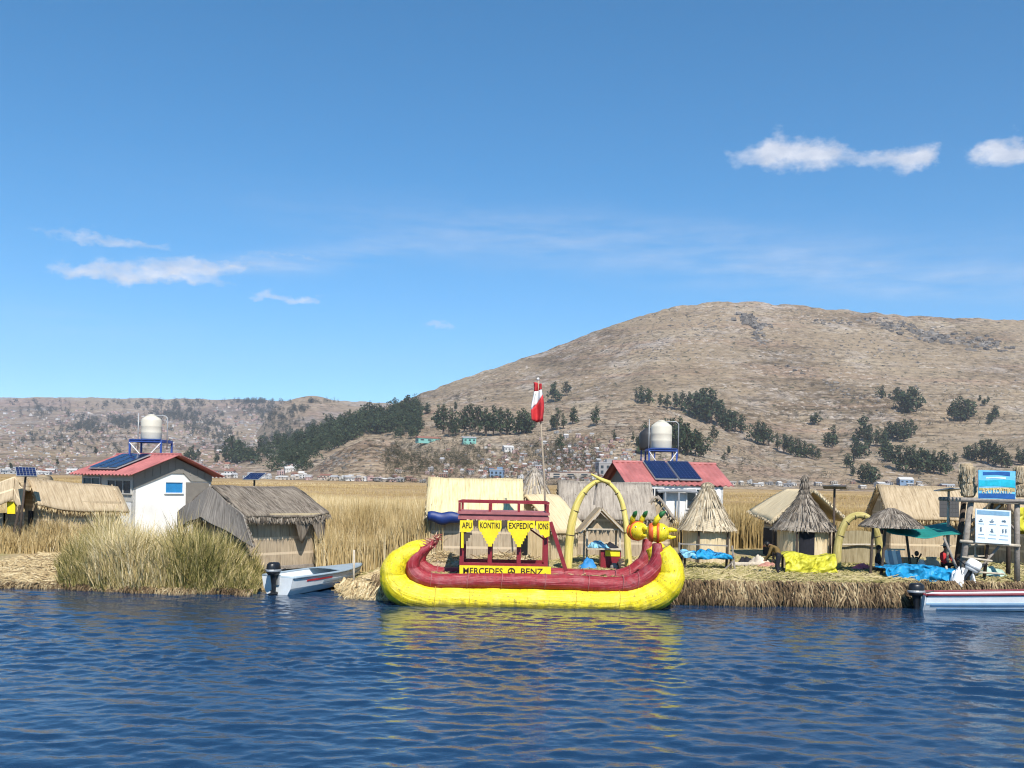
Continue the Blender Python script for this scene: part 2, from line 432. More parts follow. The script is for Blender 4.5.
def hill_mat(name, dark, mid, light, rock, red, L=1.0, speck=0.5, olive=(0.275,0.210,0.138)):
    m, nt, b = nt_new(name)
    o = nt.nodes.new('ShaderNodeTexCoord').outputs['Object']
    n1 = noise(nt, mapping(nt, o, (1/380/L, 1/380/L, 1/170/L)), 1.0, 6, 0.62)
    n2 = noise(nt, mapping(nt, o, (1/16/L, 1/16/L, 1/7/L)), 1.0, 5, 0.72)
    n3 = noise(nt, mapping(nt, o, (1/900/L, 1/900/L, 1/26/L)), 1.0, 5, 0.68)
    n4 = noise(nt, mapping(nt, o, (1/240/L, 1/240/L, 1/120/L)), 2.3, 6, 0.7)
    c = ramp(nt, n1, [(0.34, dark), (0.48, mid), (0.62, light)])
    c = mixc(nt, ramp(nt, n3, [(0.50, (0,0,0)), (0.62, (.75,.75,.75))]), c, red)
    c = mixc(nt, ramp(nt, n4, [(0.52, (0,0,0)), (0.66, (.85,.85,.85))]), c, rock)
    zone = noise(nt, mapping(nt, o, (1/620/L, 1/620/L, 1/330/L)), 1.9, 4, 0.55)
    c = mixc(nt, ramp(nt, zone, [(0.47, (0,0,0)), (0.58, (.75,.75,.75))]), c, olive)
    sp = ramp(nt, n2, [(0.38, (1-speck*1.15,)*3), (0.48, (1,1,1)), (0.62, (1+speck*0.9,)*3)])
    sp = mixc(nt, ramp(nt, zone, [(0.44, (1,1,1)), (0.60, (.45,.45,.45))]), (1,1,1), sp)
    c = mixc(nt, 1.0, c, sp, 'MULTIPLY')
    n8 = noise(nt, mapping(nt, o, (1/210/L, 1/210/L, 1/4.2/L)), 1.0, 4, 0.6)
    lowz = nt.nodes.new('ShaderNodeSeparateXYZ'); nt.links.new(o, lowz.inputs[0])
    lz = N(nt, 'ShaderNodeMapRange'); nt.links.new(lowz.outputs['Z'], lz.inputs['Value']); lz.inputs['From Min'].default_value = 330; lz.inputs['From Max'].default_value = 120; lz.inputs['To Min'].default_value = .25; lz.inputs['To Max'].default_value = 1.0
    st_ = ramp(nt, n8, [(0.36, (.55,.53,.51)), (0.46, (1,1,1)), (0.60, (1.0,1.0,1.0)), (0.68, (1.32,1.30,1.26))])
    c = mixc(nt, lz.outputs['Result'], c, mixc(nt, 1.0, c, st_, 'MULTIPLY'))
    n6 = noise(nt, mapping(nt, o, (1/13/L, 1/13/L, 1/6/L)), 1.0, 3, 0.6); n7 = noise(nt, mapping(nt, o, (1/330/L, 1/330/L, 1/90/L)), 1.7, 5, 0.65)
    k7 = ramp(nt, n7, [(0.42, (0,0,0)), (0.60, (1,1,1))])
    k6 = mixc(nt, 1.0, ramp(nt, n6, [(0.56, (0,0,0)), (0.66, (.85,.85,.85))]), k7, 'MULTIPLY')
    c = mixc(nt, k6, c, tuple(min(.5, x*1.5) for x in rock))
    n5 = noise(nt, mapping(nt, o, (1/11/L, 1/11/L, 1/11/L)), 1.0, 2, 0.5)
    c = mixc(nt, ramp(nt, n5, [(0.625, (0,0,0)), (0.68, (.8,.8,.8))]), c, (0.035, 0.042, 0.022))
    nt.links.new(c, b.inputs['Base Color']); b.inputs['Roughness'].default_value = 0.95; b.inputs['Specular IOR Level'].default_value = 0.05
    bump(nt, b, n2, 0.7, 9.0*L)
    return m
hm_big = hill_mat('hill_earth', (0.115,0.086,0.054), (0.20,0.150,0.098), (0.295,0.235,0.162), (0.32,0.275,0.235), (0.25,0.172,0.120), 1.0, 0.46)
hm_near = hill_mat('spur_earth', (0.15,0.108,0.072), (0.24,0.18,0.125), (0.32,0.25,0.175), (0.30,0.26,0.21), (0.24,0.165,0.12), 0.6, 0.6)
hm_far = hill_mat('far_earth', (0.13,0.10,0.07), (0.22,0.165,0.12), (0.29,0.22,0.15), (0.27,0.24,0.22), (0.27,0.18,0.14), 2.0, 0.5)
L_mound = Layer('rocky_mound', 905, 1080, [(-900,470),(250,484),(300,480),(318,464),(335,452),(352,444),(372,437),(388,439),(400,447),(420,456),(450,466),(480,474),(520,484),(560,490),(2000,516)], 16, seed=3, ext=(-0.5,0.3))
L_spur = Layer('hill_spur', 960, 1500, [(-900,462),(330,486),(380,470),(400,452),(430,436),(470,430),(520,428),(560,420),(600,410),(640,404),(670,409),(700,421),(740,438),(780,454),(820,470),(850,484),(900,494),(2000,520)], 30, seed=11, ext=(-0.5,0.8), sexp=0.9)
L_wood = Layer('wooded_slope', 1100, 1900, [(-900,462),(180,484),(215,478),(235,464),(260,455),(300,443),(340,428),(380,418),(410,411),(440,404),(500,402),(560,404),(600,412),(700,440),(800,480),(2000,520)], 30, seed=17, ext=(-0.6,0.6))
L_big = Layer('great_hill', 1150, 2700, [(-900,470),(240,486),(300,468),(340,432),(380,409),(400,401),(420,393.5),(440,386.5),(480,373),(510,363),(540,353.5),(575,340),(600,330),(625,321),(650,313),(670,308),(690,304),(720,301),(745,302),(770,304),(800,306),(820,308.5),(860,312),(900,315.5),(960,319),(1024,321),(1100,326),(1200,338),(1400,372),(1700,420),(2000,460)], 95, seed=23, sexp=0.95)
L_knoll = Layer('far_knoll', 2500, 4200, [(-900,462),(200,480),(225,460),(250,442),(265,420),(278,404),(292,398.5),(305,396),(314,395),(322,396.5),(332,400),(345,404),(370,409),(420,420),(500,440),(2000,520)], 60, seed=31, ext=(-0.6,0.6))
L_far = Layer('far_hills', 1100, 6500, [(-900,404),(-300,400),(-100,397),(0,398),(60,397.5),(120,398),(180,398.5),(240,399.5),(290,400.5),(330,401),(380,403),(420,406),(520,412),(700,420),(1100,430),(2000,450)], 150, seed=41)
LAYERS = [L_mound, L_spur, L_wood, L_big, L_knoll, L_far]
for l, mt, nr_ in ((L_mound, hm_near, 90), (L_spur, hm_near, 150), (L_wood, hm_near, 120), (L_big, hm_big, 230), (L_knoll, hm_far, 110), (L_far, hm_far, 170)):
    l.build(mt, nr_)
def hill_hit(px, py):
    best = None
    for l in LAYERS:
        h = l.hit(px, py)
        if h and (best is None or h[1] < best[1]): best = h
    if best is None: return None
    u, D, z = best
    return Vector((u*D, D, z))
V = np.array([[-14000,-3000,-5],[14000,-3000,-5],[14000,11000,-5],[-14000,11000,-5]], float)
gm = plain('lake_bed_mud', (0.12,0.10,0.07), 0.95)
tag(np_mesh('lake_bed', V, np.array([[0,1,2,3]]), gm), kind='structure')
# the air
hz = MB(); hz.box((0, 4000, 647), (28200, 14200, 1306))
m, nth, b = nt_new('air'); nth.nodes.remove(b)
pv = nth.nodes.new('ShaderNodeVolumePrincipled'); pv.inputs['Color'].default_value = (0.80, 0.86, 1.0, 1); pv.inputs['Density'].default_value = 5.0e-5
pv.inputs['Anisotropy'].default_value = 0.1
nth.links.new(pv.outputs[0], nth.nodes['Material Output'].inputs['Volume'])
HAZE = hz.build('haze', m); tag(HAZE, kind='stuff')
# ---------------------------------------------------------------- palette
S_tan = straw('reed_mat_tan', (0.24,0.17,0.10), (0.44,0.34,0.22), (0.56,0.45,0.30), seam=0.31)
S_wall = straw('reed_mat_wall', (0.22,0.165,0.11), (0.40,0.315,0.215), (0.50,0.40,0.28), seam=0.28)
S_yel = straw('reed_roof_yellow', (0.38,0.30,0.15), (0.62,0.51,0.28), (0.72,0.62,0.38))
S_roof = straw('reed_roof_tan', (0.21,0.15,0.09), (0.41,0.31,0.19), (0.53,0.42,0.28))
S_cream = straw('reed_roof_cream', (0.42,0.32,0.18), (0.66,0.52,0.31), (0.74,0.61,0.40))
S_grey = straw('old_thatch_grey', (0.06,0.047,0.036), (0.185,0.15,0.115), (0.32,0.27,0.21), across=12)
S_grey2 = straw('old_thatch_brown_grey', (0.16,0.13,0.10), (0.30,0.255,0.205), (0.42,0.36,0.29), across=12)
S_cone = straw('cone_thatch_straw', (0.26,0.20,0.12), (0.50,0.41,0.28), (0.62,0.53,0.38), across=11)
S_arch = straw('arch_reed', (0.42,0.33,0.08), (0.68,0.55,0.14), (0.78,0.66,0.24), across=14)
B_tan = blades_mat('loose_straw', [(0,(0.16,0.105,0.055)),(0.35,(0.36,0.26,0.13)),(0.7,(0.52,0.40,0.22)),(1,(0.64,0.53,0.33))])
B_grey = blades_mat('loose_grey_straw', [(0,(0.05,0.04,0.032)),(0.5,(0.17,0.14,0.11)),(1,(0.36,0.31,0.25))])
B_cone = blades_mat('loose_cone_straw', [(0,(0.20,0.15,0.09)),(0.5,(0.46,0.38,0.26)),(1,(0.66,0.57,0.42))])
B_dark = blades_mat('edge_straw', [(0,(0.055,0.035,0.02)),(0.4,(0.16,0.105,0.055)),(0.75,(0.30,0.22,0.12)),(1,(0.44,0.345,0.20))])
WOOD = plain('grey_wood', (0.27,0.235,0.20), 0.85, 0.3, 9, bmp=0.3)
WOODD = plain('dark_wood', (0.075,0.055,0.042), 0.85, 0.3, 9)
WOODL = plain('pale_wood', (0.50,0.43,0.33), 0.8, 0.25, 9)
MAROON = plain('maroon_paint', (0.235,0.022,0.030), 0.45, 0.25, 5, bmp=0.12)
MAROONL = plain('faded_maroon_paint', (0.36,0.12,0.12), 0.6, 0.2, 5)
YELP = plain('yellow_paint', (0.86,0.66,0.02), 0.5, 0.10, 4)
BLACK = plain('black_plastic', (0.012,0.013,0.016), 0.35, 0.2, 6)
INK = plain('dark_lettering', (0.035,0.018,0.012), 0.7, 0.1, 6)
WHITE = plain('white_paint', (0.80,0.80,0.78), 0.5, 0.06, 4)
WALLW = plain('white_wall', (0.80,0.78,0.74), 0.85, 0.10, 0.9)
WALLG = plain('gable_shade_grey', (0.24,0.225,0.20), 0.9, 0.1, 2)
WALLB = plain('beige_wall', (0.52,0.49,0.44), 0.9, 0.08, 2)
REDROOF = plain('red_roof_sheet', (0.40,0.135,0.125), 0.6, 0.28, 1.1)
GLASS = plain('dark_window_glass', (0.02,0.03,0.045), 0.1, 0.2, 2, spec=0.6)
BLUEW = plain('blue_window_film', (0.03,0.22,0.48), 0.3, 0.15, 6)
BLUEP = plain('blue_steel', (0.035,0.08,0.30), 0.5, 0.15, 5)
GREYM = plain('grey_metal', (0.36,0.37,0.38), 0.45, 0.12, 5, metal=0.3)
TANK = plain('cream_tank_plastic', (0.60,0.555,0.455), 0.5, 0.06, 2)
PANELB = plain('solar_cells', (0.012,0.022,0.075), 0.15, 0.3, 3, spec=0.6)
CLOTHB = plain('blue_tarp', (0.016,0.27,0.54), 0.45, 0.25, 4)
CLOTHDB = plain('navy_tarp', (0.012,0.035,0.16), 0.5, 0.25, 4)
CLOTHLB = plain('pale_blue_cloth', (0.25,0.55,0.72), 0.6, 0.2, 4)
TARPY = plain('yellow_tarp', (0.60,0.54,0.03), 0.5, 0.12, 3)
TEAL = plain('teal_cloth', (0.012,0.20,0.17), 0.7, 0.2, 4)
RED = plain('red_cloth', (0.55,0.035,0.04), 0.75, 0.2, 5)
PINK = plain('pink_cloth', (0.62,0.30,0.32), 0.8, 0.2, 8)
BROWN = plain('brown_cloth', (0.16,0.10,0.03), 0.85, 0.25, 8)
NAVY = plain('dark_cloth', (0.014,0.014,0.020), 0.85, 0.25, 8)
SKIN = plain('skin', (0.30,0.155,0.09), 0.6, 0.08, 12)
HAIR = plain('black_hair', (0.01,0.008,0.007), 0.5, 0.1, 20)
BOATW = plain('boat_white', (0.74,0.76,0.76), 0.4, 0.08, 3)
BOATG = plain('boat_blue_grey', (0.30,0.37,0.42), 0.5, 0.12, 3)
BOATB = plain('boat_blue_stripe', (0.05,0.16,0.42), 0.45, 0.15, 3)
BOATR = plain('boat_red_rail', (0.20,0.035,0.045), 0.5, 0.2, 4)
GREEN = plain('leaf_green', (0.02,0.13,0.035), 0.6, 0.2, 8)
ORANGE = plain('orange_red', (0.60,0.10,0.02), 0.5, 0.15, 8)
def cloth_mat(name, col, var=0.2, sc_=5.0, rough=0.6, dist=0.10):
    m, nt, b = nt_new(name); o = nt.nodes.new('ShaderNodeTexCoord').outputs['Object']
    f = noise(nt, o, sc_, 5, 0.65); w_ = noise(nt, mapping(nt, o, (1.0, 1.3, .9)), sc_*.36, 2, .45)
    rd = N(nt, 'ShaderNodeMath', operation='PINGPONG'); nt.links.new(w_, rd.inputs[0]); rd.inputs[1].default_value = 0.13
    c = ramp(nt, f, [(0.3, tuple(x*(1-var) for x in col)), (0.7, tuple(min(1,x*(1+var)) for x in col))])
    nt.links.new(c, b.inputs['Base Color']); b.inputs['Roughness'].default_value = rough; b.inputs['Specular IOR Level'].default_value = 0.3
    bump(nt, b, rd.outputs[0], 1.0, dist*12); MATS[name] = m; return m
CLOTHB = cloth_mat('blue_tarp_sheet', (0.016,0.27,0.54), .2, 4.5, .5); TARPY = cloth_mat('yellow_tarp_sheet', (0.53,0.49,0.04), .14, 3.5, .5); CLOTHLB = cloth_mat('pale_blue_cloth_sheet', (0.25,0.55,0.72), .2, 5, .7)
def bundle_paint(name, col, speck, streak, gloss=0.5):
    """painted, wrapped reed bundle: lengthwise ridges, flaws and wrap bands along the UVs"""
    m, nt, b = nt_new(name)
    uv = nt.nodes.new('ShaderNodeTexCoord').outputs['UV']; ob = nt.nodes.new('ShaderNodeTexCoord').outputs['Object']
    f1 = noise(nt, mapping(nt, uv, (16, 1.2, 1)), 1.0, 4, 0.7)
    f2 = noise(nt, ob, 13.0, 5, 0.75); f3 = noise(nt, mapping(nt, uv, (1.0, 9, 1)), 1.0, 3, 0.6)
    c = ramp(nt, f3, [(0.35, tuple(x*0.82 for x in col)), (0.6, col)])
    c = mixc(nt, ramp(nt, f2, [(0.375, (0.9,)*3), (0.43, (0,0,0))]), c, speck)
    c = mixc(nt, ramp(nt, f1, [(0.54, (0,0,0)), (0.70, (0.75,)*3)]), c, streak)
    # weathering: faded patches and a ragged scum line where the bundle sits in the lake
    geo = nt.nodes.new('ShaderNodeTexCoord').outputs['Object']; sz = nt.nodes.new('ShaderNodeSeparateXYZ'); nt.links.new(geo, sz.inputs[0])
    ad = N(nt, 'ShaderNodeMath', operation='MULTIPLY_ADD'); nt.links.new(noise(nt, mapping(nt, ob, (3.5, 3.5, .8)), 1.0, 5, .7), ad.inputs[0]); ad.inputs[1].default_value = 0.55; nt.links.new(sz.outputs['Z'], ad.inputs[2])
    c = mixc(nt, ramp(nt, ad.outputs[0], [(0.30, (.75,)*3), (0.44, (0,0,0))]), c, (0.16,0.125,0.04))
    fp = noise(nt, ob, 2.2, 5, .65)
    c = mixc(nt, ramp(nt, fp, [(0.52, (0,0,0)), (0.68, (.40,)*3)]), c, tuple(min(1, x*.75+.16) for x in col))
    nt.links.new(c, b.inputs['Base Color']); b.inputs['Roughness'].default_value = gloss
    bump(nt, b, f1, 0.7, 0.05)
    return m
HULLY = bundle_paint('yellow_bundle', (0.86,0.68,0.012), (0.20,0.15,0.03), (0.90,0.78,0.12))
HULLM = bundle_paint('maroon_bundle', (0.31,0.018,0.028), (0.11,0.012,0.016), (0.50,0.16,0.16))
# ---------------------------------------------------------------- generic builders
def frame2(o, yaw):
    o = Vector(o); c, s = math.cos(yaw), math.sin(yaw)
    return lambda x, y, z: Vector((o.x+x*c-y*s, o.y+x*s+y*c, o.z+z))
def fringe(mb, a, b, n, L, w=0.035, drop=(0,0,-1), spread=0.25, inset=0.0, rnd=(0,1)):
    a, b, drop = Vector(a), Vector(b), Vector(drop)
    for i in range(n):
        p = a.lerp(b, random.random())+Vector((random.uniform(-.04,.04), random.uniform(-.04,.04), random.uniform(0,.06)))
        d = (drop+Vector((random.gauss(0,spread), random.gauss(0,spread), random.gauss(0,spread*0.5)))).normalized()
        mb.strand(p, p+d*L*random.uniform(0.5,1.25), w, rnd=random.uniform(*rnd))
def sag(s, t, k, seed, rough=0.05):
    a = fbm(np.array([s*4.0+seed]), np.array([t*4.0+seed*2]), 3, 5)[0]
    return -k*math.sin(math.pi*s)*(0.4+0.6*t)+a*rough*3
def gable_hut(name, label, o, yaw, L, W, hw, hr, wall, roof, loose, ov=(0.3,0.45), group=None, door=None, th=0.12, sg=0.08, seed=1, drop=(0,0), cat='hut', nfr=260, droop=(0,.2), nst=420, tilt=0.0):
    """ridge along local x; local -y is the near long side. drop = extra eave drop near / far"""
    fr = frame2(o, yaw)
    r = thing(name, label, cat, tuple(o), group)
    hx, hy = L/2, W/2
    mb = MB()
    def wallp(a, b, h0=hw, h1=None):
        a, b = Vector(a), Vector(b); ln = (b-a).length
        mb.panel(lambda s, t: a.lerp(b, s)+Vector((0,0,t*(h0 if h1 is None else h0))), 6, 3, 0.06, ln, hw)
    wallp(fr(-hx,-hy,0), fr(hx,-hy,0)); wallp(fr(hx,-hy,0), fr(hx,hy,0)); wallp(fr(hx,hy,0), fr(-hx,hy,0)); wallp(fr(-hx,hy,0), fr(-hx,-hy,0))
    for sx in (-1, 1):
        pts = [fr(sx*hx,-hy,hw-0.002), fr(sx*hx,hy,hw-0.002), fr(sx*hx,0,hr-0.1)]
        c = fr(sx*hx*0.985,0,0)-fr(sx*hx,0,0)
        mb.add(pts+[p+c for p in pts], [(0,1,2),(5,4,3),(0,3,4,1),(1,4,5,2),(2,5,3,0)], [(0,0),(W,0),(W/2,hr-hw)]*2)
    mb.build('wall', wall, r)
    sl = (hr-hw)/hy
    rb = MB(); lo = MB()
    for k, sy in enumerate((-1, 1)):
        e = hy+ov[0]; ze = hr-sl*e-drop[k]
        def fn(s, t, sy=sy, e=e, ze=ze):
            x = (-hx-ov[1])+(L+2*ov[1])*s; y = sy*e*t; z = hr+(ze-hr)*t**1.08
            if sy < 0 and droop[0]: z -= droop[0]*max(0, 1-s/droop[1])**1.3*t**1.5; x += .25*max(0, 1-s/droop[1])*t
            z -= tilt*s
            return fr(x, y, z+sag(s, t, sg, seed+sy)+0.03)
        if sy > 0: g2 = lambda s, t, f=fn: f(1-s, t)
        else: g2 = fn
        rb.panel(lambda s, t, g=g2: g(s, t), 16, 8, th, L+2*ov[1], math.hypot(e, hr-ze))
        sd = [fn(i/8, 1.0) for i in range(9)]
        for i in range(8): fringe(lo, sd[i], sd[i+1], nfr//8, 0.22, 0.03, (0,0,-1), 0.3)
        for i in range(nst//2):
            s1_, t1_ = random.random(), random.random()*.85; p1_ = fn(s1_, t1_); p2_ = fn(min(1,max(0,s1_+random.gauss(0,.02))), min(1, t1_+random.uniform(.08,.22))); up_ = Vector((0,0,th+.012))
            lo.strand(p1_+up_, p2_+up_+Vector((0,0,random.uniform(0,.03))), .026, side=(fr(1,0,0)-fr(0,0,0)))
        for s_ in (0.0, 1.0):
            ed = [fn(s_, i/5) for i in range(6)]
            for i in range(5): fringe(lo, ed[i], ed[i+1], nfr//24, 0.14, 0.03, (0,0,-1), 0.5)
    ro = rb.build('roof', roof, r, smooth=True)
    lo.build('straw_fringe', loose, ro, rnd=True)
    rd = MB(); rd.tube([fr(-hx-ov[1],0,hr+0.03), fr(-hx/2,0,hr+0.03-sg*.3-tilt*.27), fr(0,0,hr+0.03-sg*.4-tilt*.5), fr(hx+ov[1],0,hr+0.03-tilt)], [.07,.08,.08,.07], 8, smooth=3, jit=0.1)
    rd.build('ridge_roll', roof, ro, smooth=True)
    if door:
        sx, y0, wd, hd = door        # sx: 'n' near side at x=y0, or -1/1 gable at y=y0
        d = MB()
        if sx == 'n':
            d.panel(lambda s, t: fr(y0-wd/2+wd*s, -hy-0.075, hd*t), 2, 2, 0.04, wd, hd)
        else:
            d.panel(lambda s, t: fr(sx*(hx+0.075), y0+sx*(-wd/2+wd*s), hd*t), 2, 2, 0.04, wd, hd)
        d.build('doorway', NAVY, r)
    return r, fr, ro
def cone_hut(name, label, o, R, hw, prof, roof, loose, wall, Rw, door=None, posts=0, group=None, jit=0.04, nstr=900, post_r=1.0):
    r = thing(name, label, 'hut', tuple(o), group)
    o = Vector(o)
    w = MB()
    n = 28
    w.lathe(o, [(Rw,0),(Rw,hw*0.5),(Rw,hw),(Rw-0.05,hw)], n, jit=0.006)
    w.build('wall', wall, r)
    if door:
        ang, wd, hd = door; d = MB()
        d.panel(lambda s, t: o+Vector(((Rw+0.03)*math.sin(ang+(s-.5)*wd/Rw), -(Rw+0.03)*math.cos(ang+(s-.5)*wd/Rw), hd*t)), 6, 2, 0.02, wd, hd)
        d.build('doorway', NAVY, r)
    rb = MB(); rb.lathe(o, prof, 40, jit=jit); ro = rb.build('roof', roof, r, smooth=False)
    lo = MB()
    # strands run down the cone from the tip to the eave
    for i in range(nstr):
        a = random.uniform(0, 2*math.pi); k = int(len(prof)*random.random()**0.6*0.999); k = min(max(k,1), len(prof)-1)
        (r1, z1), (r0, z0) = prof[k-1], prof[k]
        def pt(rr, zz, da=0): return o+Vector(((rr+0.03)*math.cos(a+da), (rr+0.03)*math.sin(a+da), zz+0.02))
        da = random.gauss(0, 0.04)
        lo.strand(pt(r0,z0), pt(r1+random.uniform(0,.12), z1-random.uniform(0,.12), da), 0.035, side=Vector((-math.sin(a), math.cos(a), 0)))
    lo.build('loose_straw', loose, ro, rnd=True)
    for i in range(posts):
        a = 2*math.pi*(i+0.35)/posts; p = MB()
        q = o+Vector((R*post_r*math.cos(a), R*post_r*math.sin(a), 0))
        p.tube([q, q+Vector((0.01,0,hw*0.6)), q+Vector((0,0,hw+0.12))], [0.045,0.04,0.035], 7, jit=0.08)
        p.build('post', WOODD, r)
    return r
def panel_on_pole(name, label, base, topz, size, tilt, yaw, lean=(0,0), polemat=WOODD, group=None, fm=None):
    base = Vector(base); r = thing(name, label, 'solar panel', tuple(base), group)
    tp = Vector((base.x+lean[0], base.y+lean[1], topz))
    p = MB(); p.tube([base, (base+tp)/2, tp], [.055,.05,.045], 8); p.build('pole', polemat, r, smooth=True)
    R = Matrix.Rotation(yaw, 3, 'Z')@Matrix.Rotation(tilt, 3, 'X')
    f = MB(); f.box(tp+Vector((0,0,.05)), (size[0], size[1], .04), mat=R); fo = f.build('frame', fm or GREYM, r)
    c = MB(); nx, ny = 6, 4
    for i in range(nx):
        for j in range(ny):
            c.box(tp+Vector((0,0,.05))+R@Vector(((i+.5-nx/2)*size[0]*.95/nx, (j+.5-ny/2)*size[1]*.93/ny, .023)), (size[0]*.95/nx-.012, size[1]*.93/ny-.012, .006), mat=R)
    c.build('cells', PANELB, fo)
    return r
def text_mesh(txt, size, depth=0.012, bold=0.0):
    cu = bpy.data.curves.new('t', 'FONT'); cu.body = txt; cu.size = size; cu.extrude = depth/2; cu.align_x = 'CENTER'; cu.align_y = 'CENTER'; cu.offset = bold; cu.resolution_u = 3
    o = bpy.data.objects.new('t', cu); COL.objects.link(o)
    dg = bpy.context.evaluated_depsgraph_get(); me = bpy.data.meshes.new_from_object(o.evaluated_get(dg))
    vs = [Vector(v.co) for v in me.vertices]; fs = [tuple(p.vertices) for p in me.polygons]
    bpy.data.objects.remove(o); bpy.data.curves.remove(cu); bpy.data.meshes.remove(me)
    return vs, fs
def lettering(name, txt, c, width, height, mat, parent, yaw=0.0, bold=0.0, rotz=0.0):
    vs, fs = text_mesh(txt, 1.0, 0.0, bold)
    x0, x1 = min(v.x for v in vs), max(v.x for v in vs); y0, y1 = min(v.y for v in vs), max(v.y for v in vs)
    R = Matrix.Rotation(yaw, 3, 'Z'); T = Matrix.Rotation(rotz, 3, 'Y'); out = []
    zs = sorted(set(round(v.z, 5) for v in vs))
    for v in vs:
        out.append(Vector(c)+R@(T@Vector(((v.x-(x0+x1)/2)/(x1-x0)*width, -0.004, (v.y-(y0+y1)/2)/(y1-y0)*height))))
    mb = MB(); mb.add(out, fs); return mb.build(name, mat, parent)
def person(name, label, o, joints, radii, edges, mats, zones, yaw=0.0, group=None, hat=None, hair=True, face=0.0):
    """one continuous skinned body; zones: (material index, joint set)"""
    r = thing(name, label, 'person', tuple(o), group)
    names = list(joints); me = bpy.data.meshes.new('body')
    me.from_pydata([joints[k] for k in names], [(names.index(a), names.index(b_)) for a, b_ in edges], [])
    ob = bpy.data.objects.new('body', me); COL.objects.link(ob)
    sk = ob.modifiers.new('s', 'SKIN'); sk.use_smooth_shade = True
    for i, k in enumerate(names):
        q = me.skin_vertices[0].data[i]; rr = radii[k]; q.radius = rr if hasattr(rr, '__len__') else (rr, rr); q.use_root = (k == 'pelvis')
    ss = ob.modifiers.new('d', 'SUBSURF'); ss.levels = 2; ss.render_levels = 2
    dg = bpy.context.evaluated_depsgraph_get(); m2 = bpy.data.meshes.new_from_object(ob.evaluated_get(dg))
    bpy.data.objects.remove(ob)
    R = Matrix.Rotation(yaw, 4, 'Z')
    segs = [(Vector(joints[a]), Vector(joints[b_]), zones.get((a, b_), zones.get(b_, 0))) for a, b_ in edges]
    m2.materials.clear()
    for x in mats: m2.materials.append(x)
    for p in m2.polygons:
        c = p.center; best = (9e9, 0)
        for a, b_, z in segs:
            d = b_-a; t = max(0, min(1, (c-a).dot(d)/max(d.length_squared, 1e-9))); q = (c-a-d*t).length
            if q < best[0]: best = (q, z)
        p.material_index = best[1]; p.use_smooth = True
    m2.transform(R); m2.name = 'body'
    bo = bpy.data.objects.new('body', m2); COL.objects.link(bo); bo.parent = r
    hd = Vector(joints['head']); R3 = R.to_3x3(); org = Vector(o)
    ctr = org+R3@hd; fd = R3@Vector((math.sin(face), -math.cos(face), 0)); sd_ = Vector((-fd.y, fd.x, 0))
    if hair:
        h = MB(); h.ball(ctr-fd*0.025+Vector((0,0,.035)), (.10,.10,.105), 14); h.build('hair', HAIR, r, smooth=True)
    fm = MB()
    for s in (-1, 1): fm.ball(ctr+fd*0.088+sd_*0.035*s+Vector((0,0,.01)), .013, 8, 0)
    fm.ball(ctr+fd*0.088+Vector((0,0,-.05)), (.022,.022,.007), 8, 1)
    fm.ball(ctr+fd*0.100+Vector((0,0,-.018)), (.014,.014,.022), 8, 2)
    fm.build('face', [HAIR, RED, SKIN], r, smooth=True)
    if hat:
        t = MB(); t.lathe(ctr+Vector((0,0,.06)), [(.20,-.005),(.21,.0),(.11,.02),(.105,.09),(.07,.125),(.0,.13)], 20); t.build('hat', hat, r, smooth=True)
    return r
# ---------------------------------------------------------------- the reed islands
SH = [(-500,584),(-100,585),(0,586.5),(60,588),(130,592),(200,593.5),(256,594),(266,586),(340,587),(350,597),(380,599),(440,601),(690,604.5),(800,606),(905,606.5),(925,604),(1024,604.5),(1500,610)]
_sx, _sy = [], []
for (px, py) in SH:
    u, v = uv_of(px, py); D = H/v; _sx.append(u*D); _sy.append(D)
def ys(x): return np.interp(x, _sx, _sy)
XL = G(352, 33.5, .3).x; XR = G(400, 33.5, .6).x
def gz(x, y):
    x = np.asarray(x, float); y = np.asarray(y, float)
    d = y-ys(x)
    k = np.clip((x-XL)/(XR-XL), 0, 1); k = k*k*(3-2*k)
    left = 0.10+0.36*np.clip(d/6.5, 0, 1)**0.8; right = 0.50+0.24*np.clip(d/0.7, 0, 1)+0.03*np.clip(d/6, 0, 1)
    n = fbm(x*0.9, y*0.9, 4, 77)*0.16
    top_ = left*(1-k)+right*k+n
    edge = np.clip(d/0.35+0.45, 0, 1)
    back = np.clip((53-y)/2.0, 0, 1)
    return (top_*edge-0.35*(1-edge))*back-0.5*(1-back)
def ground(px, D):
    q = G(px, D, 0.7); z = float(gz(q.x, q.y)); q = G(px, D, z); return q
xs = np.arange(-34, 34, 0.12); sv = np.concatenate([np.linspace(-0.7, 1.2, 22), np.linspace(1.3, 9, 56), np.linspace(9.3, 22, 40)])
XX, SS = np.meshgrid(xs, sv); YY = ys(XX)+SS+0.22*np.clip(1-np.abs(SS)/2, 0, 1)*fbm(XX*1.1, XX*0+2, 4, 9)*4
ZZ = gz(XX, YY)
a_, c_ = XX.shape; I = np.arange(a_*c_).reshape(a_, c_)
Q = np.stack([I[:-1,:-1], I[:-1,1:], I[1:,1:], I[1:,:-1]], -1).reshape(-1, 4)
m, nti, b = nt_new('reed_litter')
o_ = nti.nodes.new('ShaderNodeTexCoord').outputs['Object']
fa = noise(nti, mapping(nti, o_, (9, 26, 12)), 1.0, 5, 0.7); fb = noise(nti, o_, 0.5, 5, 0.6)
c = ramp(nti, fa, [(0.30,(0.14,0.095,0.045)),(0.46,(0.38,0.28,0.14)),(0.66,(0.56,0.44,0.25))])
c = mixc(nti, ramp(nti, fb, [(0.46,(0,0,0)),(0.62,(.65,.65,.65))]), c, (0.24,0.23,0.07))
nti.links.new(c, b.inputs['Base Color']); b.inputs['Roughness'].default_value = 0.9; bump(nti, b, fa, 0.9, 0.06)
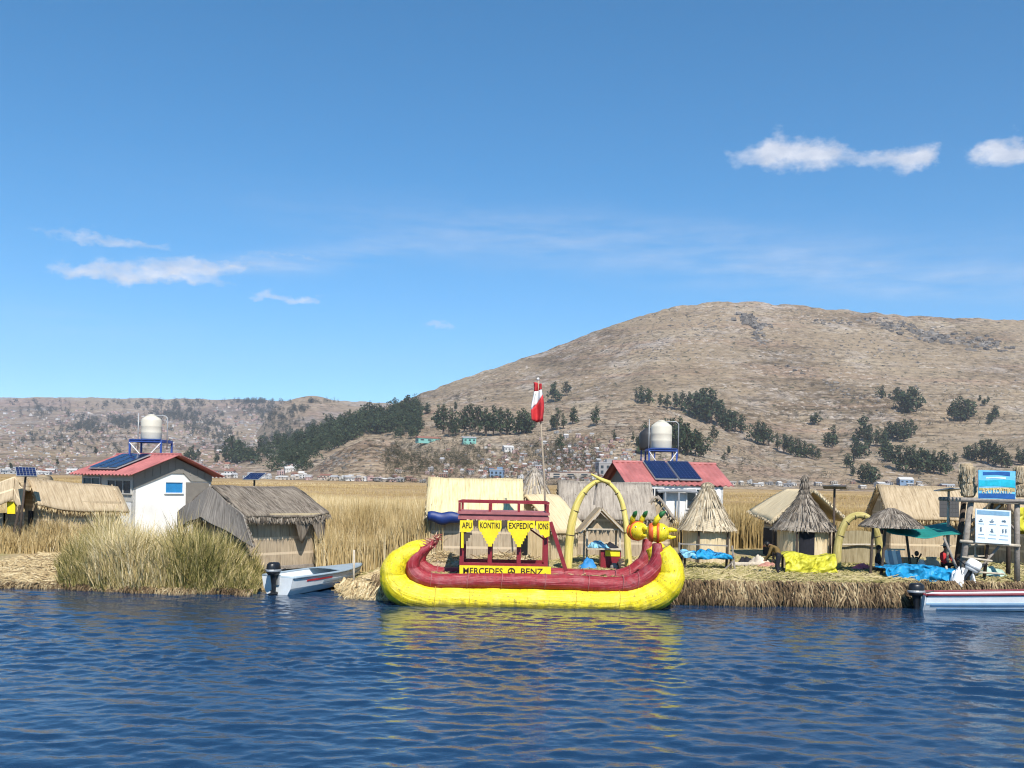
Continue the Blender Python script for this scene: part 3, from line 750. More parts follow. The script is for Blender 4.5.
isl = np_mesh('reed_island_ground', np.stack([XX, YY, ZZ], -1).reshape(-1, 3), Q, m, smooth=True); tag(isl, kind='structure')
# blades: arrays of narrow bent triangles
def blades(name, X, Y, Z, Hh, Wd, mat, lean=0.18, bias=(0.03,0.0), rnd=None, kind='stuff', seg2=True, seed=5):
    r = np.random.default_rng(seed); n = len(X)
    th = r.uniform(0, math.pi, n); sx, sy = np.cos(th), np.sin(th)*0.5
    lx = r.normal(bias[0], lean, n)*Hh; ly = r.normal(bias[1], lean, n)*Hh
    b0 = np.stack([X-sx*Wd/2, Y-sy*Wd/2, Z], -1); b1 = np.stack([X+sx*Wd/2, Y+sy*Wd/2, Z], -1)
    mz = 0.58; k = 0.36
    m0 = np.stack([X-sx*Wd*.42+lx*k, Y-sy*Wd*.42+ly*k, Z+Hh*mz], -1); m1 = np.stack([X+sx*Wd*.42+lx*k, Y+sy*Wd*.42+ly*k, Z+Hh*mz], -1)
    dr = 1-0.5*np.clip(np.hypot(lx, ly)/Hh, 0, 0.9)**1.4
    t = np.stack([X+lx, Y+ly, Z+Hh*dr], -1)
    Vv = np.stack([b0, b1, m1, m0, t], 1).reshape(-1, 3)
    i0 = np.arange(n)*5
    T = np.concatenate([np.stack([i0, i0+1, i0+2], -1), np.stack([i0, i0+2, i0+3], -1), np.stack([i0+3, i0+2, i0+4], -1)])
    rv = r.random(n) if rnd is None else rnd
    o = np_mesh(name, Vv, T, mat, rnd=np.repeat(rv, 5)); 
    return tag(o, kind=kind)
R_gold = blades_mat('reeds_golden', [(0,(0.13,0.085,0.03)),(0.22,(0.26,0.18,0.07)),(0.50,(0.42,0.30,0.13)),(0.80,(0.52,0.39,0.19)),(1,(0.64,0.52,0.31))])
R_bush = blades_mat('reeds_bush', [(0,(0.035,0.038,0.012)),(0.22,(0.125,0.125,0.032)),(0.46,(0.29,0.245,0.08)),(0.62,(0.46,0.36,0.16)),(0.85,(0.63,0.50,0.26)),(1,(0.74,0.63,0.40))])
r = np.random.default_rng(21)
def fan(n, D0, D1, u0, u1, pw=1.0):
    D = np.sqrt(r.random(n)*(D1**2-D0**2)+D0**2) if pw == 1 else D0*(D1/D0)**r.random(n)
    u = r.uniform(u0, u1, n); return u*D, D
def ux(px, D=40, z=1.0): return G(px, D, z).x/D
# 1 the wide reed plain
X, Y = fan(190000, 50.5, 128, -0.72, 0.72)
hn = 1.75+1.5*fbm(X*0.08, Y*0.08, 4, 91)+r.normal(0, 0.14, len(X))
bias_col = np.clip(0.62+1.2*fbm(X*0.05, Y*0.03, 4, 95)-0.16*np.clip(X/20, -0.5, 1.2)+r.normal(0, 0.20, len(X)), 0, 1)
blades('reed_plain', X, Y, np.full(len(X), -0.1), hn, 0.05*np.clip(Y/70, .8, 1.6), R_gold, 0.10, rnd=bias_col, seed=1)
X, Y = fan(70000, 128, 420, -0.72, 0.72, 2)
hn = 1.75+0.8*fbm(X*0.05, Y*0.05, 4, 91)+r.normal(0, 0.10, len(X))
bias_col = np.clip(0.60+1.6*fbm(X*0.012, Y*0.009, 4, 96)-0.12*np.clip(X/60, -0.5, 1.2)+r.normal(0, 0.16, len(X)), 0, 1)
blades('far_reeds', X, Y, np.full(len(X), 0.3), hn-0.3, 0.05*Y/60, R_gold, 0.06, rnd=bias_col, seed=2)
us_ = np.arange(-1.2, 1.2, 0.004); dd_ = np.concatenate([np.linspace(54, 200, 80), np.geomspace(203, 1010, 90)])
DD, UU = np.meshgrid(dd_, us_, indexing='ij'); XX = UU*DD
ZZ = np.where(DD < 125, 1.12, 1.45)+fbm(XX*0.15, DD*0.1, 4, 55)*0.5
a_, c_ = XX.shape; I = np.arange(a_*c_).reshape(a_, c_); Q = np.stack([I[:-1,:-1], I[:-1,1:], I[1:,1:], I[1:,:-1]], -1).reshape(-1, 4)
m, nti, b = nt_new('reed_mass')
o_ = nti.nodes.new('ShaderNodeTexCoord').outputs['Object']
fa = noise(nti, mapping(nti, o_, (2.2, .5, 1)), 1.0, 5, 0.7); fb = noise(nti, mapping(nti, o_, (.011, .016, 1)), 1.0, 6, 0.62)
c = ramp(nti, fb, [(0.34,(0.25,0.165,0.075)),(0.5,(0.37,0.255,0.13)),(0.66,(0.47,0.345,0.20))])
c = mixc(nti, 1.0, c, ramp(nti, fa, [(0.3,(.55,.55,.55)),(0.5,(1,1,1)),(0.7,(1.3,1.3,1.3))]), 'MULTIPLY')
nti.links.new(c, b.inputs['Base Color']); b.inputs['Roughness'].default_value = 1.0; b.inputs['Specular IOR Level'].default_value = 0.0; bump(nti, b, fa, 1.0, 0.3)
tag(np_mesh('reed_mass', np.stack([XX, DD, ZZ], -1).reshape(-1, 3), Q, m, smooth=True), kind='stuff')
# 2 near stands of reeds
def stand(name, px0, px1, D0, D1, n, h0, h1, w, mat, colfn, lean=0.14, seed=3, bias=(0.02,0), hfn=None):
    D = r.uniform(D0, D1, n); px = r.uniform(px0, px1, n)
    if D0 < 34: D = np.maximum(D, ys(np.array([G(p, d, 0.1).x for p, d in zip(px, D)]))-.12+np.abs(r.normal(0,.15,n)))
    X = np.array([G(p, d, 0.6).x for p, d in zip(px, D)]); Z = np.maximum(gz(X, D), -0.2)-0.05
    t = (px-px0)/(px1-px0)
    hh = r.uniform(h0, h1, n)*(hfn(px) if hfn else 1)
    hh = hh*(0.84+1.5*fbm(X*0.7, D*0.7, 3, 33+seed))*np.where(r.random(n) < .05, 1.2, 1)
    return blades(name, X, D, Z, hh, w*r.uniform(.6, 1.3, n), mat, lean, bias, rnd=np.clip(colfn(px, D, n), 0, 1), seed=seed)
stand('reeds_by_grey_hut', 316, 442, 36.6, 50, 26000, 1.6, 2.35, 0.035, R_gold, lambda p, d, n: 0.62+r.normal(0, .2, n)+0.6*fbm(p*.05, d*.5, 3, 9), 0.12, 4, hfn=lambda p: np.interp(p, [316,330,360,442], [.85,1,1,.95]))
stand('reeds_before_tan_hut', -60, 128, 40.6, 43.6, 10000, 0.95, 1.7, 0.035, R_gold, lambda p, d, n: 0.55+r.normal(0, .24, n), 0.22, 5)
stand('reeds_behind_islands', 440, 1150, 48.5, 52, 14000, 1.4, 2.0, 0.045, R_gold, lambda p, d, n: 0.35+r.normal(0, .2, n), 0.1, 6)
def bcol(p, d, n):
    base = np.interp(p, [60,85,105,140,170,200,262], [.52,.60,.82,.86,.58,.50,.46])
    return base+r.normal(0, .2, n)-0.06*(d < 34.3)+.5*fbm(p*.08, d*.9, 3, 44)
bh = lambda p: np.interp(p, [58,66,80,105,146,162,174,195,212,240,254,262], [.30,.55,.82,1.04,1.10,.86,.98,.92,.78,.70,.50,.25])
stand('tall_reed_bush', 60, 262, 31.9, 35.8, 20000, 1.25, 2.45, 0.032, R_bush, bcol, 0.24, 7, hfn=bh)
stand('green_reed_skirt', 60, 262, 31.8, 33.2, 9000, 0.45, 1.3, 0.034, R_bush, lambda p, d, n: np.interp(p, [60,100,130,180,262],[.42,.46,.62,.58,.44])+r.normal(0, .2, n), 0.34, 8, hfn=bh)
# 3 loose straw on the island and the ragged edge
def litter(name, n, px0, px1, s0, s1, mat, L, seed, colfn=None):
    rr = np.random.default_rng(seed)
    X = rr.uniform(G(px0, 33, .5).x, G(px1, 33, .5).x, n); Y = ys(X)+rr.uniform(s0, s1, n)
    Z = gz(X, Y)+0.02; th = rr.normal(0, 0.55, n)+np.where(rr.random(n) < .2, 1.3, 0); ln = rr.uniform(.4, 1.3, n)*L; wd = 0.02
    dx, dy = np.cos(th)*ln/2, np.sin(th)*ln/2; nx, ny = -np.sin(th)*wd/2, np.cos(th)*wd/2
    tz = rr.normal(0, .05, n); 
    A = np.stack([X-dx-nx, Y-dy-ny, Z-tz], -1); B_ = np.stack([X-dx+nx, Y-dy+ny, Z-tz+.015], -1); C_ = np.stack([X+dx+nx, Y+dy+ny, Z+tz+.03], -1); D_ = np.stack([X+dx-nx, Y+dy-ny, Z+tz+.015], -1)
    Vv = np.stack([A, D_, C_, B_], 1).reshape(-1, 3); Q = np.arange(n*4).reshape(-1, 4)
    col = rr.random(n) if colfn is None else np.clip(colfn(X, Y, rr, n), 0, 1)
    tag(np_mesh(name, Vv, Q, mat, rnd=np.repeat(col, 4)), kind='stuff')
litter('straw_litter', 22000, -60, 70, -0.1, 9, B_tan, 1.0, 1, lambda X, Y, q, n: 0.52+.6*fbm(X*.6, Y*.9, 3, 18)+q.normal(0, .25, n))
litter('island_straw', 30000, 340, 1180, 0.0, 10, blades_mat('green_litter', [(0,(0.09,0.075,0.025)),(0.3,(0.22,0.20,0.065)),(0.55,(0.34,0.28,0.12)),(1,(0.52,0.42,0.24))]), 0.6, 2, lambda X, Y, q, n: 0.5+1.0*fbm(X*.4, Y*.5, 3, 8)+q.normal(0, .22, n))
litter('straw_mound', 5000, 338, 392, -0.15, 2.4, B_tan, 0.7, 3, lambda X, Y, q, n: 0.5+q.normal(0, .25, n))
def edge_fringe(name, n, px0, px1, seed, zt=(0.30, 0.80), mat=B_dark, L=(0.25,0.75)):
    rr = np.random.default_rng(seed); mb = MB()
    xs_ = rr.uniform(G(px0, 32.5, .5).x, G(px1, 32.5, .5).x, n)
    yy = ys(xs_); clump = fbm(xs_*1.6, xs_*0+1, 3, seed)
    for i in range(n):
        z0 = rr.uniform(*zt); y0 = yy[i]+0.22*fbm(np.array([xs_[i]*1.1]), np.array([2.0]), 4, 9)[0]*4-0.02+0.45*(z0-0.45)-0.14*rr.random()
        l = rr.uniform(*L)*(1+clump[i]); t = rr.normal(0, 0.28)
        a = Vector((xs_[i], y0, z0)); e = a+Vector((math.sin(t)*l, -0.10-0.14*rr.random(), -math.cos(t)*l)); e.z = max(e.z, -0.05)
        mid = (a+e)/2+Vector((0, -0.07, 0.05))
        shade_ = 0.42+1.0*clump[i]+rr.normal(0, .24)-(.22 if z0 < .42 and zt[1] > .6 else 0)  # low strands coloured darker: the bank's deep shadow painted into the straw
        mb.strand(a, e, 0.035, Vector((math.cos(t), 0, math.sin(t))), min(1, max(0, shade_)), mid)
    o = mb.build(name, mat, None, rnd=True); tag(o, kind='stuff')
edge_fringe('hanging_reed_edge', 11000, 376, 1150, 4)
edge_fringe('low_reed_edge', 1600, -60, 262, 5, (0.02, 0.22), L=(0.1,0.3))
edge_fringe('mound_reed_edge', 1300, 338, 392, 6, (0.05, 0.5), mat=B_tan, L=(0.2,0.5))
# ---------------------------------------------------------------- huts
def up(q, z): return Vector((q.x, q.y, z))
# far left tent hut: folded mats hung over the end of its ridge
D_ = 43.2; g0 = ground(2, 43.5)
h0 = thing('reed_hut', 'tan reed tent cut off at the far left edge with folded mats at its end', 'hut', tuple(g0))
def quad(mb, a, b, c, d, th=.07, bulge=.0, su=None):
    """a b top edge, d c bottom edge"""
    a, b, c, d = (Vector(x) for x in (a, b, c, d)); nn = (b-a).cross(d-a).normalized()
    def fn(s, t):
        p = a.lerp(b, s).lerp(d.lerp(c, s), 1-t if False else t); return p-nn*bulge*math.sin(math.pi*s)*t+Vector((0,0,.03*math.sin(9*s+3*t)))
    mb.panel(fn, 10, 6, th, (b-a).length, (d-a).length)
ap = P(15, 477.5, D_); lf = P(-45, 500, D_-.2); 
mb = MB(); quad(mb, lf+Vector((0,3.2,.1)), ap+Vector((0,3.2,.05)), ap, lf, .08); quad(mb, ap+Vector((0,3.2,.05)), P(24,491,D_)+Vector((0,3.2,0)), P(24,491,D_), ap, .08)
ro = mb.build('roof', S_roof, h0, smooth=True)
mb = MB(); quad(mb, lf, ap, P(13,499,D_-.35), P(-45,527,D_-.45), .05, .1); quad(mb, ap, P(23.5,490,D_), P(20,513,D_-.2), P(13,499,D_-.35), .05); mb.build('hanging_mat', S_tan, ro, smooth=True)
mb = MB(); 
for (x0, x1) in ((-45, 4),): mb.panel(lambda s, t: ground(x0+(x1-x0)*s, 44.4)+Vector((0,0,1.5*t)), 6, 3, .06, 2.2, 1.5)
mb.panel(lambda s, t: ground(4, 44.4)+Vector((0,2.2*s,1.5*t)), 4, 3, .06, 2.2, 1.5)
mb.build('wall', straw('pale_mat', (.30,.26,.2), (.52,.47,.38), (.62,.57,.47), seam=.5), h0)
mb = MB(); mb.tube([ground(10, 42.9)-Vector((0,0,.1)), P(20,505,42.95)], .06, 8); mb.build('post', WOODD, h0)
tq = P(11.5, 508, 43.0)
mb = MB(); mb.box(tq, (.34, .05, .50)); o = mb.build('notice_board', YELP); top(o); 
mb2 = MB(); mb2.box(tq+Vector((0,.02,0)), (.40,.04,.56)); mb2.build('frame', WOODD, o)
tag(o, 'small bright yellow board hanging in the open end of the far left reed tent', 'board')
# tan hut with low eave
c_ = P(25, 480, 44.0)+Vector((2.1*math.cos(math.radians(44)), 2.1*math.sin(math.radians(44)), 0)); c_.z = .5
gable_hut('reed_hut', 'long tan reed hut with open gable on its left, below the white house', c_, math.radians(44), 3.5, 2.1, 2.05, 2.92, S_tan, S_roof, B_tan, ov=(0.30,0.25), seed=5, door=(-1, 0.1, 0.50, 1.6), sg=0.10, tilt=.30)
# dark grey thatched hut with mats folded over its gable end
ya = math.radians(50); c_ = P(211, 489, 36.1)+Vector((1.87*math.cos(ya), 1.87*math.sin(ya), 0)); c_.z = .47
HG, frg, rog = gable_hut('grey_thatched_hut', 'dark grey thatched hut above the small motorboat, a roof flap hanging over its wall', c_, ya, 3.1, 3.3, 2.07, 2.86, S_wall, S_grey, B_grey, ov=(0.45,0.30), seed=8, sg=0.09, drop=(-0.04,0.0), nfr=500, nst=700)
mb = MB(); xe = -1.55-.31
A0 = frg(xe-.02,0,2.92); R0 = frg(xe-.02,-2.06,1.98); L0 = frg(xe-.02,2.06,1.96)
Bc = frg(xe-.38,0,1.85); Rb = P(254,546,34.6); Lb_ = L0+Vector((0,0,-.62))
quad(mb, A0, R0, Rb, Bc, .06, .05); quad(mb, L0, A0, Bc, Lb_, .06, .05); mb.build('gable_skirt', straw('old_mat_grey', (.07,.06,.05), (.20,.175,.15), (.34,.30,.26), across=20), rog, smooth=False)
lo = MB()
for (p, q_) in ((Bc, Rb), (Lb_, Bc)): fringe(lo, p, q_, 160, .16, .03)
fringe(lo, R0, Rb, 50, .12, .03); lo.build('straw_fringe', B_grey, rog, rnd=True)
fl = MB()
fl.panel(lambda s, t: frg(1.72-1.6*s, -1.65-0.40-0.05*math.sin(9*s), 1.86-(0.14+0.80*max(0, math.sin(math.pi*max(0,min(1, 1-abs(2*(s-.12)-.55)))))**1.3)*t), 14, 4, 0.04, 1.6, 0.7)
fl.build('hanging_flap', S_grey, HG, smooth=True)
lo = MB(); fringe(lo, frg(1.7,-2.06,1.80), frg(-1.4,-2.06,1.80), 260, .2, .03); lo.build('eave_fringe', B_grey, HG, rnd=True)
pk = MB(); pk.panel(lambda s, t: frg(1.75-2.6*s, -2.13+.02*t, 2.03-.10*t), 6, 2, .02, 2.6, .1); pk.build('eave_board', S_cream, HG)
fp = MB(); fp.tube([frg(1.7,-2.0,0), frg(1.72,-2.02,1.85)], .04, 7); fp.build('post', WOODD, HG)
pl = MB(); pl.beam(frg(-1.5,-1.80,.06), frg(1.6,-1.80,.06), .16, .12); pl.build('base_log', WOOD, HG)
# yellow roofed hut behind the boat
q = ground(474, 38.0)
HA, fra, roa = gable_hut('yellow_roofed_hut', 'hut with pale yellow straw roof and mat walls behind the boat cabin', q, math.radians(2.5), 3.3, 2.5, 1.92, 2.98, S_wall, S_yel, B_cone, ov=(0.22,0.14), seed=12, sg=0.02, drop=(0.1,0), nfr=160)
tm = MB(); tm.panel(lambda s, t: fra(-1.72+1.25*s, -1.62-0.10*math.sin(math.pi*t), 1.84-0.36*t*(0.75+0.4*math.sin(math.pi*s))+0.03*math.sin(12*s)), 10, 6, 0.03, 1.25, .4)
t = top(tm.build('blue_tarp', CLOTHDB, smooth=True)); tag(t, 'rolled navy blue tarp under the eave of the yellow roofed hut', 'tarp')
# grey cone hut behind
straw_pale = blades_mat('pale_grey_straw', [(0,(0.16,0.135,0.11)),(0.5,(0.34,0.29,0.24)),(1,(0.52,0.46,0.38))])
cone_hut('cone_hut', 'grey cone roofed hut behind the flagpole, only its tip above the yellow hut', ground(533, 42.5), 1.05, 1.75, [(1.15,1.72),(1.0,1.95),(0.78,2.4),(0.52,2.9),(0.30,3.3),(0.16,3.5),(0.0,3.68)], S_cone, straw_pale, S_wall, 0.85, nstr=700)
q = ground(540, 39.8)
gable_hut('reed_hut', 'small cream mat roofed hut between the boat cabin and the yellow arch', q, math.radians(58), 2.2, 2.2, 1.35, 2.50, S_cream, S_cream, B_cone, ov=(0.25,0.2), seed=15, sg=0.03, nfr=120, door=(-1, .25, .7, 1.2))
q = ground(603, 43.0)
gable_hut('wide_grey_hut', 'wide hut with weathered grey brown mat roof seen through the yellow arch', q, math.radians(0), 3.7, 3.2, 1.75, 2.98, S_wall, S_grey2, B_grey, ov=(0.35,0.15), seed=18, sg=0.05, nfr=200)
q = ground(655, 42.6)
gable_hut('reed_hut', 'narrow tan mat hut squeezed between the grey hut and the cone hut', q, math.radians(82), 1.6, 1.2, 1.7, 2.45, S_tan, S_grey2, B_tan, ov=(0.12,0.1), seed=21, sg=0.02, nfr=100)
# pale cone hut with cloth stall
cone_hut('cone_hut', 'pale straw cone hut behind the stall of blue cloths', ground(706, 39.5), 1.16, 1.40, [(1.16,1.30),(1.05,1.46),(0.88,1.72),(0.66,2.12),(0.46,2.48),(0.28,2.80),(0.17,2.96),(0.19,3.02),(0.14,3.12),(0.0,3.17)], S_cone, B_cone, S_cream, 0.92, posts=5, nstr=1500, post_r=0.86)
# wide cream tent roof hut
q = ground(796, 43.6)
r_ = thing('cream_roofed_hut', 'broad cream roofed hut standing behind the cone hut with the dark door', 'hut', tuple(q))
frc = frame2(q, 0.0)
w_ = MB()
for (x0, x1) in ((-1.05, 1.25),): w_.panel(lambda s, t: frc(x0+(x1-x0)*s, -1.5, (1.45+0.65*(1-abs(2*s-1)))*t), 8, 3, .06, 2.3, 1.8)
w_.panel(lambda s, t: frc(-1.05, 1.5-3.0*s, 1.35*t), 6, 3, .06, 3.0, 1.4); w_.panel(lambda s, t: frc(1.25, -1.5+3.0*s, 1.35*t), 6, 3, .06, 3.0, 1.4)
w_.panel(lambda s, t: frc(1.25-2.3*s, 1.5, (1.45+0.65*(1-abs(2*s-1)))*t), 8, 3, .06, 2.3, 1.8)
w_.build('wall', S_tan, r_)
rf_ = MB()
def cl(s, t):   # s front to back, t ridge to eave (left)
    y = -1.95+4.1*s; x = 0.12-(1.75)*t; z = 2.95-1.42*t**1.1+0.35*s*t+0.04*math.sin(7*s)*t
    return frc(x, y, z)
def cr(s, t):
    y = 2.15-4.1*s; x = 0.12+1.50*t; z = 2.95-1.30*t**1.1+0.12*(1-s)*t
    return frc(x, y, z)
rf_.panel(cl, 12, 8, .09, 4.1, 2.3); rf_.panel(cr, 12, 8, .09, 4.1, 2.3); ro_ = rf_.build('roof', S_cream, r_, smooth=True)
lf_ = MB()
for i in range(8):
    fringe(lf_, cl(0, i/8), cl(0, (i+1)/8), 14, .12, .03); fringe(lf_, cl(i/8, 1), cl((i+1)/8, 1), 14, .12, .03); fringe(lf_, cr(1, i/8), cr(1, (i+1)/8), 14, .12, .03)
lf_.build('straw_fringe', B_cone, ro_, rnd=True)
sp_ = MB(); sp_.tube([frc(-1.5,-1.9,0), frc(-1.5,-1.9,1.5)], .04, 7); sp_.build('post', WOODD, r_)
dk = MB(); dk.panel(lambda s, t: frc(-1.12, 1.3-2.5*s, 1.2*t), 2, 2, .02, 2.5, 1.2); dk.build('doorway', NAVY, r_)  # dark sheet on the wall, painting in the deep shade below the left eave
# spired cone hut
cone_hut('cone_hut', 'dark thatched cone hut with tall spire and black doorway behind the yellow tarp', ground(803, 38.6), 1.2, 1.42, [(1.22,1.38),(1.12,1.50),(0.94,1.72),(0.72,2.05),(0.48,2.30),(0.27,2.58),(0.15,2.80),(0.10,3.0),(0.06,3.3),(0.0,3.50)], S_grey2, B_grey, S_cream, 1.0, door=(-0.16, .55, 1.36), posts=5, nstr=1900, jit=0.06, post_r=0.93)
# long hut at right
q = ground(926, 45.2)
gable_hut('reed_hut', 'long hut with tan reed roof behind the round parasol', q, math.radians(-3), 4.1, 2.6, 2.0, 3.10, S_tan, S_roof, B_tan, ov=(0.40,0.2), seed=31, sg=0.03, nfr=200, door=(-1, 0, .9, 1.5))
q = ground(1052, 42)
gable_hut('reed_hut', 'tan reed hut at the right edge behind the sign tower', q, math.radians(10), 4.2, 2.6, 1.8, 2.8, S_tan, S_roof, B_tan, seed=33, sg=0.04, nfr=160)
# ---------------------------------------------------------------- white houses
def corrug(fn, s, t, n, amp, up_): return fn(s, t)+up_*(amp*math.sin(2*math.pi*n*s))
def house(name, label, o, yaw, L, W, hw, hr, ov, front, wallm):
    r = thing(name, label, 'house', tuple(o)); fr = frame2(o, yaw); hx, hy = L/2, W/2
    return r, fr, hx, hy
def roof_sheet(r, fr, hx, hy, hw, hr, ovx, ovy):
    rb = MB(); sl = (hr-hw)/hy; Lr = 2*(hx+ovx)
    for sy in (-1, 1):
        def fn(s, t, sy=sy):
            x = -(hx+ovx)+Lr*(s if sy < 0 else 1-s)
            y = sy*(hy+ovy)*t; z = hr+0.12-sl*(hy+ovy)*t
            return fr(x, y, z+0.035*math.sin(2*math.pi*Lr/0.32*s))
        rb.panel(fn, int(Lr/0.32*8), 3, 0.03, Lr, hy+ovy)
    ro = rb.build('roof', REDROOF, r)
    rc = MB(); rc.tube([fr(-(hx+ovx),0,hr+.15), fr(hx+ovx,0,hr+.15)], .09, 8); rc.build('ridge_cap', REDROOF, ro)
    return ro
def gable_walls(mb, fr, hx, hy, hw, hr, th=.14):
    for a, b in ((( -hx,-hy),(hx,-hy)), ((hx,hy),(-hx,hy))):
        mb.panel(lambda s, t: fr(a[0]+(b[0]-a[0])*s, a[1]+(b[1]-a[1])*s, hw*t), 1, 1, th, 1, 1)
    for sx in (-1, 1):
        pts = [fr(sx*hx,-hy,0), fr(sx*hx,hy,0), fr(sx*hx,hy,hw), fr(sx*hx,0,hr), fr(sx*hx,-hy,hw)]
        if sx < 0: pts = pts[::-1]
        mb.poly(pts, fr(-sx*th,0,0)-fr(0,0,0))
def window_on(fr, r, c, w_, h_, axis, mat, frame, nm='window', mull=1, out=1):
    """axis 'x': wall faces -y*out ; axis 'y': wall faces x*out"""
    g = MB(); f = MB(); x, y, z = c
    def bx(mb, dx, dz, ww, hh, dep, off):
        if axis == 'x': vs = [(x+dx-ww/2, x+dx+ww/2), (y-out*off-dep/2, y-out*off+dep/2)]
        else: vs = [(x+out*off-dep/2, x+out*off+dep/2), (y+dx-ww/2, y+dx+ww/2)]
        zz = (z+dz-hh/2, z+dz+hh/2)
        P8 = [fr(a, b_, c_) for c_ in zz for (a, b_) in ((vs[0][0],vs[1][0]),(vs[0][1],vs[1][0]),(vs[0][1],vs[1][1]),(vs[0][0],vs[1][1]))]
        mb.add(P8, [(3,2,1,0),(4,5,6,7),(0,1,5,4),(1,2,6,5),(2,3,7,6),(3,0,4,7)])
    bx(g, 0, 0, w_, h_, .03, .02)
    for s in (-1, 1):
        bx(f, s*(w_/2+.03), 0, .06, h_+.12, .08, .04); bx(f, 0, s*(h_/2+.03), w_, .06, .08, .04)
    for k in range(mull): bx(f, -w_/2+w_*(k+1)/(mull+1), 0, .05, h_, .05, .045)
    fo = f.build(nm, frame, r); g.build('pane', mat, fo); return fo
def tank_stand(name, label, stand_label, c, base_z, plat_z, size, ht, rad, pipe=True):
    r = thing('tank_stand', stand_label, 'tank stand', (c.x, c.y, base_z)); s = size/2
    for sx in (-1, 1):
        for sy in (-1, 1):
            m_ = MB(); m_.beam((c.x+sx*s, c.y+sy*s, base_z), (c.x+sx*s, c.y+sy*s, plat_z), .09); m_.build('leg', BLUEP, r)
    m_ = MB()
    for sx in (-1, 1):
        m_.beam((c.x+sx*s, c.y-s+.045, plat_z-.06), (c.x+sx*s, c.y+s-.045, plat_z-.06), .086, .12); m_.beam((c.x-s+.045, c.y+sx*s, plat_z-.06), (c.x+s-.045, c.y+sx*s, plat_z-.06), .085, .118)
    for k in range(5): m_.box((c.x-s+2*s*(k+.5)/5, c.y, plat_z+.02), (2*s/5-.02, 2*s+.2, .04))
    m_.build('platform', BLUEP, r)
    br = MB()
    for sx in (-1, 1):
        br.beam((c.x-s*sx, c.y-s-.06, base_z+.1), (c.x+s*sx, c.y-s-.06-.012*sx, plat_z-.15), .04)
    br.build('brace', WHITE, r)
    t = thing('water_tank', label, 'water tank', (c.x, c.y, plat_z+.04))
    b_ = MB(); h = ht
    b_.lathe((c.x, c.y, plat_z+.04), [(rad*.94,0),(rad,.06),(rad,.26*h),(rad*1.015,.28*h),(rad,.30*h),(rad,.50*h),(rad*1.015,.52*h),(rad,.54*h),(rad,.76*h),(rad*.93,.82*h),(rad*.45,.95*h),(rad*.36,.95*h)], 40); b_.build('body', TANK, t, smooth=True)
    l_ = MB(); l_.lathe((c.x, c.y, plat_z+.04), [(rad*.36,.94*h),(rad*.36,.985*h),(rad*.2,1.0*h),(0,1.0*h)], 28); l_.build('lid', TANK, t, smooth=True)
    p_ = MB(); zt = plat_z+h*.98
    p_.tube([(c.x-rad-.12, c.y-.15, plat_z-.5), (c.x-rad-.12, c.y-.15, zt+.12)], .028, 8)
    p_.tube([(c.x-rad*.1, c.y, zt), (c.x+rad+.22, c.y-.1, zt), (c.x+rad+.36, c.y-.1, zt-.12), (c.x+rad+.36, c.y-.1, plat_z-.5)], .030, 8)
    p_.build('pipe', GREYM, t, smooth=True)
    return r, t
def solar_roof(r, fr, sl, hr, x0, x1, y0, y1, n):
    """n panels laid on the near slope, y negative towards the eave"""
    wdt = (x1-x0)/n
    for i in range(n):
        f = MB(); g = MB()
        a, b_ = x0+i*wdt+.03, x0+(i+1)*wdt-.03
        z = lambda y: hr+.30+sl*y
        f.panel(lambda s, t: fr(a+(b_-a)*s, y0+(y1-y0)*t, z(y0+(y1-y0)*t)), 1, 1, -.05, 1, 1)
        k1, k2 = 6, 10
        for p in range(k1):
            for q_ in range(k2):
                s0, s1 = a+.04+(b_-a-.08)*p/k1, a+.04+(b_-a-.08)*(p+1)/k1-.012; t0, t1 = y0-.03+(y1-y0+.06)*q_/k2, y0-.03+(y1-y0+.06)*(q_+1)/k2+.012
                g.panel(lambda s, t: fr(s0+(s1-s0)*s, t0+(t1-t0)*t, z(t0+(t1-t0)*t)+.055), 1, 1, -.004, 1, 1)
        fo = f.build('solar_panel', GREYM, r); g.build('cells', PANELB, fo)
# house 1: gable to the front right
yaw1 = math.radians(-38); o1 = up(G(146, 52.5, .5), .55)
r1, f1, hx, hy = house('white_house', 'white house with pink red roof and blue gable window at left', o1, yaw1, 4.8, 4.5, 0, 0, 0, 0, 0)
wb = MB(); gable_walls(wb, f1, hx, hy, 3.25, 4.15); wb.build('wall', WALLW, r1)
roof_sheet(r1, f1, hx, hy, 3.25, 4.15, .55, .45)
# roof overhang's shadow painted as a grey gable band, beige upper side wall, grey lower panel
g_ = MB(); g_.poly([f1(hx+.06,-hy,3.25), f1(hx+.06,-hy,2.55), f1(hx+.06,-.15,3.35), f1(hx+.06,.55,3.35), f1(hx+.06,1.0,2.95), f1(hx+.06,hy,2.95), f1(hx+.06,hy,3.25), f1(hx+.06,0,4.15)][::-1], f1(-.055,0,0)-f1(0,0,0)); g_.build('gable_shadow_band', WALLG, r1)
g_ = MB()
for k in range(9):
    g_ = MB(); g_.box(f1(hx+.075, -hy+.6+k*.43, 3.2+.55*(1-abs(k-4)/4.4)), (.02,.03,.55-.05*abs(k-4)), yaw1); g_.build('batten', WALLG, r1)
rc_ = MB(); rc_.panel(lambda s, t: f1(hx+.025, .72+1.38*s, .9+2.0*t), 1, 1, .02, 1, 1); rc_.build('dark_recess', plain('recess_shade_brown', (0.20,0.18,0.155), 0.9, .12, 3), r1)  # flat brown grey sheet that paints in the shaded door recess
sb = MB(); sb.panel(lambda s, t: f1(-hx+2*hx*s, -hy-.02, 1.9+1.3*t), 1, 1, .018, 1, 1); sb.build('side_panel', WALLB, r1)  # darker beige sheet over the upper part of the side wall
